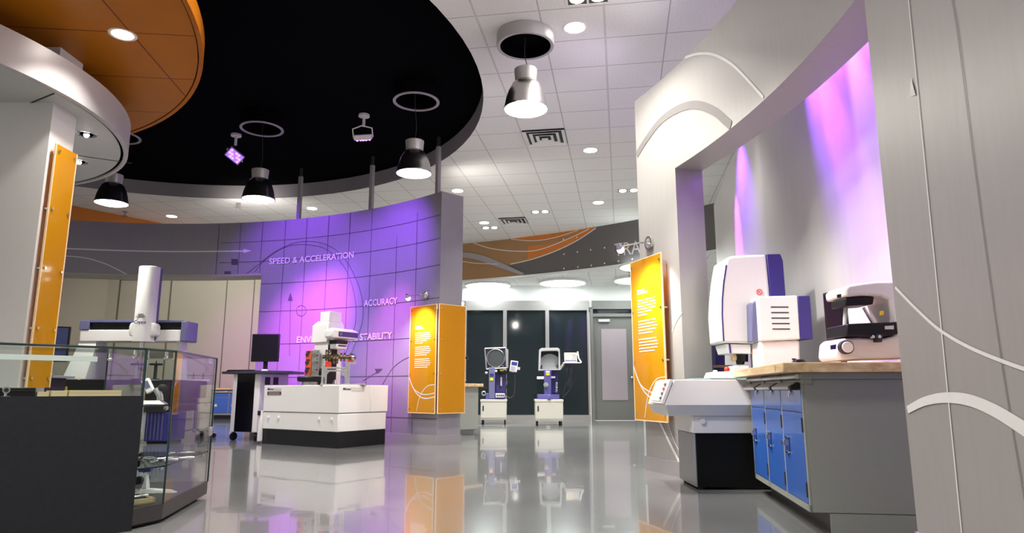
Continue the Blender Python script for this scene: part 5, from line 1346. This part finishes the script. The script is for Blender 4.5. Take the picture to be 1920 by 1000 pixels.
fr_w = .026; bay = (CL - fr_w) / 3
m = MB()
for k in range(4): m.bx(-.004, .004, k * bay, k * bay + fr_w, .10, CT - .036)
m.bx(-.004, .004, 0, CL, .10, .135); m.build('front_frame', m_cabgrey, cb_, smooth=False)
for k in range(3):
    y0, y1 = k * bay + fr_w, (k + 1) * bay
    m = MB(); m.bx(-.006, .006, y0 + .002, y1 - .002, .137, .598); d_ = m.build('door', m_blue, cb_, 0.003)
    ym = y1 - .10
    m = MB(); m.bx(-.012, -.006, ym - .035, ym + .035, .375, .455); m.build('latch_recess', M('recess_blue', (0.02, 0.05, 0.2), 0.4), d_)
    m = MB(); m.bx(-.018, -.006, ym - .032, ym + .028, .452, .462); m.bx(-.018, -.006, ym - .036, ym + .036, .366, .376); m.bx(-.03, -.006, ym + .028, ym + .052, .405, .437); m.build('latch', m_chrome, d_, 0.002)
    for z in (.50, .17):
        m = MB(); m.bx(-.009, -.005, y0 + .002, y0 + .02, z, z + .075); m.build('hinge', m_ink, d_)
    m = MB(); m.bx(-.006, .006, y0 + .002, y1 - .002, .604, .722); dr = m.build('drawer', m_blue, cb_, 0.003)
    m = MB(); m.cyl((-.006, (y0 + y1) / 2 - .02, .708), (-.014, (y0 + y1) / 2 - .02, .708), .012, n=14); m.bx(-.02, -.012, (y0 + y1) / 2 - .026, (y0 + y1) / 2 - .014, .685, .712); m.build('lock', m_chrome, dr)
    m = MB(); m.prism([(-.055, .722), (-.006, .726), (-.006, .758), (-.018, .762), (-.06, .737)], y0 + .045, y1 - .002, 'y'); m.build('handle', m_alu, dr, smooth=False)
    m = MB(); m.prism([(-.055, .722), (-.006, .726), (-.006, .758), (-.018, .762), (-.06, .737)], y0 + .002, y0 + .045, 'y'); m.build('handle_cap', m_blackplastic, dr, smooth=False)
    m = MB(); yy = y1 - .012; m.tube([tuple(Vector((x, yy, z))) for x, z in ((-.004, .808), (-.022, .806), (-.03, .798), (-.022, .785), (-.006, .775))], .006, 8); m.build('hook', m_alu, cb_)
m = MB(); m.cyl((-.016, .02, .792), (-.016, CL - .02, .792), .013, n=12); m.build('front_tube', m_alu, cb_)
wt = thing('worktop', 'thick butcher block worktop on the grey cabinet at the right', 'worktop', onc(0, 0, CT), CRZ)
m = MB(); m.bx(-.105, CD + .0, -.055, CL + .06, 0, .052); m.build('slab', m_wood, wt, 0.004)
m = MB(); m.cyl((-.1055, .12, .026), (-.1058, .12, .026), .018, n=20); m.build('wood_plug', M('plug_brown', (0.50, 0.33, 0.15), 0.4), wt)

ZT = CT + .052
# measuring microscope
YM = 3.95
OM = Vector((at_y(1620, 670, YM).x, YM, ZT))
mm = thing('measuring_microscope', 'large white C shaped measuring microscope on the right end of the worktop', 'microscope', OM)
def px_poly(P, Y, O): return [((p.x - O.x), (p.z - O.z)) for p in (at_y(u, v, Y) for u, v in P)]
outer = [(1569, 546), (1576, 540), (1600, 536), (1625, 533), (1662, 532), (1690, 533), (1720, 540), (1722, 672), (1600, 676), (1560, 677), (1556, 668), (1558, 645), (1566, 637), (1596, 636), (1640, 637), (1662, 632), (1660, 600), (1650, 566), (1635, 560), (1600, 558), (1572, 561)]
pp = px_poly(outer, YM, OM); pp = [(x, max(z, .012)) for x, z in pp]
m = MB(); m.prism(pp, -.10, .16, 'y'); m.build('frame', m_white2, mm, 0.014, seg=3)
m = MB(); m.prism(px_poly([(1573, 562), (1626, 560), (1624, 574), (1573, 577)], YM, OM), -.08, .10, 'y'); m.build('turret', m_blackplastic, mm, 0.006)
m = MB(); m.prism(px_poly([(1567, 612), (1660, 608), (1660, 630), (1640, 634), (1566, 634)], YM, OM), -.14, .12, 'y'); m.build('stage', m_blackplastic, mm, 0.006)
m = MB(); m.prism(px_poly([(1618, 630), (1630, 630), (1628, 645), (1619, 645)], YM, OM), -.15, -.11, 'y'); m.build('stage_lever', m_ink, mm)
m = MB(); m.prism(px_poly([(1634, 616), (1650, 615), (1650, 622), (1634, 622)], YM, OM), -.146, -.139, 'y'); m.build('stage_scale', m_alu, mm)
for u in (1634, 1646):
    m = MB(); c = at_y(u, 632, YM - .14) - OM; m.cyl(c, c + Vector((0, -.02, 0)), .009, n=12); m.build('stage_screw', m_chrome, mm)
m = MB(); a_, b_ = at_y(1619, 577, YM) - OM, at_y(1637, 608, YM) - OM; m.cyl(a_, b_, .008, n=10); m.build('stay', m_alu, mm)
m = MB(); a_, b_ = at_y(1586, 575, YM + .03) - OM, at_y(1584, 612, YM + .03) - OM; m.cyl(a_, b_, .012, n=10); m.build('guide', m_white2, mm)
c = at_y(1583, 652, YM - .10) - OM
m = MB(); m.cyl(c + Vector((0, .0, 0)), c + Vector((0, -.035, 0)), .038, n=32); m.build('focus_ring', m_ink, mm)
m = MB(); m.cyl(c + Vector((0, -.03, 0)), c + Vector((0, -.045, 0)), .031, n=32); m.build('focus_knob', m_white, mm, 0.003)
m = MB(); m.prism(px_poly([(1556.5, 648), (1567, 646), (1566.5, 655), (1557, 656)], YM - .10, OM), -.106, -.1005, 'y'); m.build('blue_label', m_indigo, mm)
m = MB(); m.prism(px_poly([(1569, 553), (1576, 552), (1576, 559), (1569, 559)], YM - .10, OM), -.108, -.1005, 'y'); m.build('switch', m_ink, mm)
m = MB(); m.prism(px_poly([(1649, 584), (1656, 583), (1656, 591), (1649, 592)], YM - .1, OM), -.106, -.1005, 'y'); m.build('yellow_label', m_yellow, mm)
m = MB(); m.tube(smooth_path([tuple(at_y(u, v, YM - .13) - OM) for u, v in ((1650, 628), (1662, 620), (1666, 614), (1660, 612))], 5), .005, 6); m.build('cable', m_ink, mm)
for x in (-.15, .1):
    for y in (-.05, .1):
        m = MB(); m.cyl((x, y, 0), (x, y, .014), .02, n=12); m.build('foot', m_ink, mm)
# monitor seen almost edge on
t = thing('monitor', 'black monitor turned almost edge-on behind the white microscope', 'monitor', (2.02, 4.33, ZT), rad(-86))
m = MB(); m.bx(-.03, .185, -.018, .018, .165, .47); m.build('housing', m_blackplastic, t, 0.005)
m = MB(); m.bx(-.015, .17, -.0195, -.0185, .185, .455); m.build('screen', m_blackgloss, t)
m = MB(); m.tube([(.06, .03, .0), (.06, .05, .1), (.06, .03, .25)], .018, 10); m.build('stand', m_blackplastic, t)
m = MB(); m.bx(-.02, .14, -.05, .09, 0, .012); m.build('foot', m_blackplastic, t, 0.004)
p = at_y(1533, 672, 4.05)
t = thing('computer_mouse', 'dark mouse on the worktop left of the white microscope', 'mouse', (1.70, 4.08, ZT + .001), rad(20))
m = MB(); m.hull([(.055 * math.cos(a) * k, .034 * math.sin(a) * k, z) for a in (2 * PI * i / 16 for i in range(16)) for k, z in ((1, 0), (1, .012), (.6, .034))]); m.build('shell', m_blackplastic, t)
m = MB(); m.bx(-.05, -.02, -.002, .002, .03, .04); m.build('wheel', m_indigo, t)

# ------------------------------------------------------------------ vision measuring machine in the opening
YV = 5.19
OV = Vector((1.70, 5.45, 0))
vm = thing('vision_machine', 'tall white and blue vision measuring machine standing in the wall opening', 'measuring machine', OV)
def vb(mb, x0, x1, y0, y1, z0, z1): mb.bx(x0 - OV.x, x1 - OV.x, y0 - OV.y, y1 - OV.y, z0, z1); return mb
def V(u, v, Y): p = at_y(u, v, Y); return (p.x - OV.x, p.y - OV.y, p.z)
m = MB(); vb(m, 1.365, 2.15, 5.21, 5.72, .02, .405); m.build('stand', M('stand_black', (0.004, 0.004, 0.004), 0.55, spec=0.15), vm, 0.004)
m = MB(); vb(m, 1.352, 1.364, 5.215, 5.715, .02, .40); m.build('stand_side', m_steel, vm, 0.002)
for (x, y) in ((1.4, 5.25), (2.1, 5.25), (1.4, 5.68), (2.1, 5.68)):
    m = MB(); m.cyl((x - OV.x, y - OV.y, 0), (x - OV.x, y - OV.y, .02), .025, n=12); m.build('foot', m_blackplastic, vm)
m = MB(); vb(m, 1.34, 2.15, 5.20, 5.73, .405, .53); m.build('neck', m_white2, vm, 0.006)
m = MB(); c = Vector(V(1317, 790, 5.20)); m.cyl(c, c + Vector((0, -.015, 0)), .02, n=20); m.build('neck_button', m_white, vm)
f0 = [V(u, v, 5.12) for u, v in ((1262, 712.5), (1245, 756), (1258, 781))]
xe = 2.12 - OV.x
m = MB()
zt_, zm_, zb_ = f0[0][2], f0[1][2] - .015, f0[2][2]
y0, y1 = 5.12 - OV.y, 5.74 - OV.y
m.hull([(f0[0][0], y0 + .01, zt_), (xe, y0 + .01, zt_), (f0[0][0], y1, zt_), (xe, y1, zt_), (f0[1][0], y0, zm_), (xe, y0, zm_), (f0[1][0], y1, zm_), (xe, y1, zm_), (f0[2][0], y0 + .06, zb_), (xe, y0 + .06, zb_), (f0[2][0], y1, zb_), (xe, y1, zb_)])
m.build('body', m_white2, vm, 0.012, seg=3)
# slanted control panel on its left end
A_, B2, = Vector(f0[0]), Vector((f0[1][0], y0, zm_))
n_ = Vector((-(A_.z - B2.z), 0, A_.x - B2.x)).normalized() * -1
n_ = n_ if n_.x < 0 else -n_
def slab(mb, s0, s1, ya, yb, d0, d1):
    v = []
    for d in (d0, d1):
        for s_ in (s0, s1):
            for y in (ya, yb):
                p = B2 + (A_ - B2) * s_; v.append((p.x + n_.x * d, y, p.z + n_.z * d))
    mb.hull(v); return mb
m = MB(); slab(m, .02, .98, y0 + .0, y0 + .40, .0, .022); m.build('control_panel', m_white, vm, 0.004)
m = MB(); slab(m, .10, .90, y0 + .03, y0 + .37, .022, .025); cp = m.build('panel_inset', m_labelgrey, vm)
for k in range(4):
    m = MB(); slab(m, .18 + .18 * k, .26 + .18 * k, y0 + .05, y0 + .09, .025, .034); m.build('button', m_red if k == 2 else m_slate, cp)
m = MB(); vb(m, 1.36, 1.90, 5.2, 5.7, zt_, zt_ + .012); m.build('stage_glass', M('stage_teal', (0.28, 0.42, 0.42), 0.15), vm, 0.003)
# column behind the stage
m = MB(); vb(m, 1.98, 2.22, 5.44, 5.72, zt_, 1.12); m.build('column', M('column_blue_grey', (0.26, 0.29, 0.33), 0.45), vm, 0.01)
# head, profile seen from the side
YH = 5.38
hp_ = [(x - OV.x, z) for x, z in ((p.x, p.z) for p in (at_y(u, v, YH) for u, v in ((1373, 480), (1362, 484), (1356, 520), (1352, 560), (1351, 590), (1355, 643), (1442, 645), (1448, 600), (1443, 540), (1437, 477), (1400, 478))))]
m = MB(); m.prism(hp_, YH - OV.y, YH + .36 - OV.y, 'y'); m.build('head', m_white, vm, 0.02, seg=3)
bb = [(x - OV.x, z) for x, z in ((p.x, p.z) for p in (at_y(u, v, YH) for u, v in ((1437, 476.5), (1464, 476), (1469, 489), (1474, 556), (1470, 600), (1446, 600), (1443, 540))))]
m = MB(); m.prism(bb, YH - OV.y + .002, YH + .358 - OV.y, 'y'); m.build('head_back', m_indigo, vm, 0.01)
m = MB()
st = [at_y(u, v, YH) for u, v in ((1361, 497), (1356, 530), (1353.5, 560), (1353, 590), (1356, 640))]
for i in range(4):
    a_, b_ = st[i], st[i + 1]
    m.hull([(a_.x - OV.x + dx, YH - OV.y - .003 + dy, a_.z) for dx in (0, .008) for dy in (0, .02)] + [(b_.x - OV.x + dx, YH - OV.y - .003 + dy, b_.z) for dx in (0, .008) for dy in (0, .02)])
m.build('head_stripe', m_indigo, vm, smooth=False)
m = MB(); m.prism([(x - OV.x, z) for x, z in ((p.x, p.z) for p in (at_y(u, v, YH + .02) for u, v in ((1360, 645), (1408, 646), (1408, 664), (1366, 663))))], YH + .02 - OV.y, YH + .30 - OV.y, 'y'); m.build('lens_housing', m_white, vm, 0.006)
m = MB(); m.prism([(x - OV.x, z) for x, z in ((p.x, p.z) for p in (at_y(u, v, YH + .02) for u, v in ((1366, 645), (1369, 645), (1371, 663), (1368, 663))))], YH + .015 - OV.y, YH + .02 - OV.y, 'y'); m.build('lens_stripe', m_indigo, vm)
c0, c1 = Vector(V(1388, 664, YH + .12)), Vector(V(1388, 678, YH + .12))
m = MB(); m.cyl(c0, c1, .06, n=28); m.cyl(c1, c1 - Vector((0, 0, .025)), .035, .03, n=24); m.build('lens', m_blackplastic, vm)
m = MB(); c = Vector(V(1379, 671, YH + .1)); m.cyl(c, c + Vector((-.03, 0, 0)), .03, n=18); m.build('lens_ring', m_wood, vm)
m = MB(); a_ = Vector(V(1386, 684, YH + .1)); b_ = Vector(V(1386, 708, YH + .1))
m.bx(a_.x - .06, a_.x + .06, a_.y - .05, a_.y + .1, zt_ + .05, a_.z - .01); m.build('part_holder', m_white, vm, 0.006)
m = MB(); m.bx(a_.x - .05, a_.x + .055, a_.y - .045, a_.y + .09, zt_ + .012, zt_ + .05); m.build('holder_base', m_ink, vm)
m = MB(); m.bx(a_.x - .16, a_.x - .02, a_.y + .1, a_.y + .16, a_.z - .02, a_.z + .0); m.build('side_arm', m_bronze, vm)
m = MB(); c = Vector(V(1363, 693, YH + .05)); m.ball(tuple(c), .022); m.build('red_knob', m_red, vm)
m = MB(); m.poly([V(1408, 664, YH + .02), V(1416, 664, YH + .02), V(1411, 654, YH + .02)], [(0, 1, 2)]); m.build('warning_triangle', m_orangered, vm)
c = Vector(V(1424, 548, YH - .006))
m = MB(); m.tube([c + Vector((.022 * math.cos(a), 0, .022 * math.sin(a))) for a in (2 * PI * i / 20 for i in range(21))], .003, 6); m.cyl(c + Vector((-.015, 0, .015)), c + Vector((.015, 0, -.015)), .003, n=6); m.build('warning_mark', m_red, vm)
# drive housing at the back, nearer the worktop
YG = 5.215
g = [at_y(u, v, YG) for u, v in ((1421, 556), (1496, 554), (1501, 637), (1426, 640))]
m = MB(); m.prism([(p.x - OV.x, p.z) for p in g], YG - OV.y, YG + .22 - OV.y, 'y'); hs = m.build('drive_housing', m_white, vm, 0.012, seg=3)
for k in range(5):
    a_, b_ = at_y(1445 + k * .8, 576 + 10.3 * k, YG), at_y(1478 + k * .8, 575 + 10.3 * k, YG)
    m = MB(); m.bx(a_.x - OV.x, b_.x - OV.x, YG - OV.y - .002, YG - OV.y + .004, a_.z - .005, a_.z + .004); m.build('vent_slot', m_ink, hs)
g = [at_y(u, v, YG) for u, v in ((1496, 555), (1519, 555), (1525, 636), (1501, 637))]
m = MB(); m.prism([(p.x - OV.x, p.z) for p in g], YG - OV.y + .001, YG + .22 - OV.y, 'y'); m.build('housing_side', m_indigo, vm, 0.006)
g = [at_y(u, v, YG + .05) for u, v in ((1409, 568), (1422, 562), (1425, 638), (1411, 642))]
m = MB(); m.prism([(p.x - OV.x, p.z) for p in g], YG + .05 - OV.y, YG + .2 - OV.y, 'y'); m.build('housing_cheek', m_slate, vm, 0.01)
g = [at_y(u, v, YG + .02) for u, v in ((1424, 640), (1500, 638), (1502, 700), (1428, 702))]
m = MB(); m.prism([(p.x - OV.x, p.z) for p in g], YG + .02 - OV.y, YG + .22 - OV.y, 'y'); m.build('housing_base', m_white2, vm, 0.02, seg=3)

# joystick box on the machine bed
t = thing('joystick_box', 'white control box with a cable lying on the bed of the vision machine', 'control box', (at_y(1350, 700, 5.25).x, 5.27, zt_ + .0125))
m = MB(); m.hull([(x, y, 0) for x in (-.10, .11) for y in (-.08, .09)] + [(-.08, -.06, .045), (.105, -.06, .055), (-.08, .08, .045), (.105, .08, .055)]); m.build('housing', m_white, t, 0.008, seg=3)
m = MB(); m.tube(smooth_path([(.105, -.03, .02), (.17, -.06, .01), (.27, -.13, .012), (.32, -.185, -.03), (.345, -.20, -.075)], 6), .007, 8); m.build('cable', m_white2, t)
m = MB(); m.cyl((-.03, 0, .045), (-.03, 0, .062), .02, .014, n=16); m.build('knob', m_white2, t)
# dark blue instrument standing farther back
t = thing('instrument_tower', 'dark blue instrument tower behind the bed of the vision machine', 'instrument', (1.96, 6.75, 0))
def T(u, v): p = at_y(u, v, 6.75); return (p.x - 1.96, p.z)
m = MB(); m.prism([T(1333, 637), T(1345, 640), T(1358, 652), T(1359, 700), (T(1359, 700)[0] + .02, 0), (T(1333, 700)[0], 0)], -.02, .22, 'y'); m.build('housing', m_navy, t, 0.008)
m = MB(); m.prism([T(1333, 638), T(1340, 641), T(1340, 700), T(1333, 700)], -.03, -.02, 'y'); m.build('side_panel', m_slate, t)
m = MB(); m.prism([T(1332, 615), T(1335, 616), T(1336, 636), T(1332, 636)], .05, .15, 'y'); m.build('monitor_edge', m_blackplastic, t)
m = MB(); c = T(1343, 690); m.cyl((c[0], -.03, c[1]), (c[0], -.05, c[1]), .03, n=16); m.build('dial', m_ink, t)
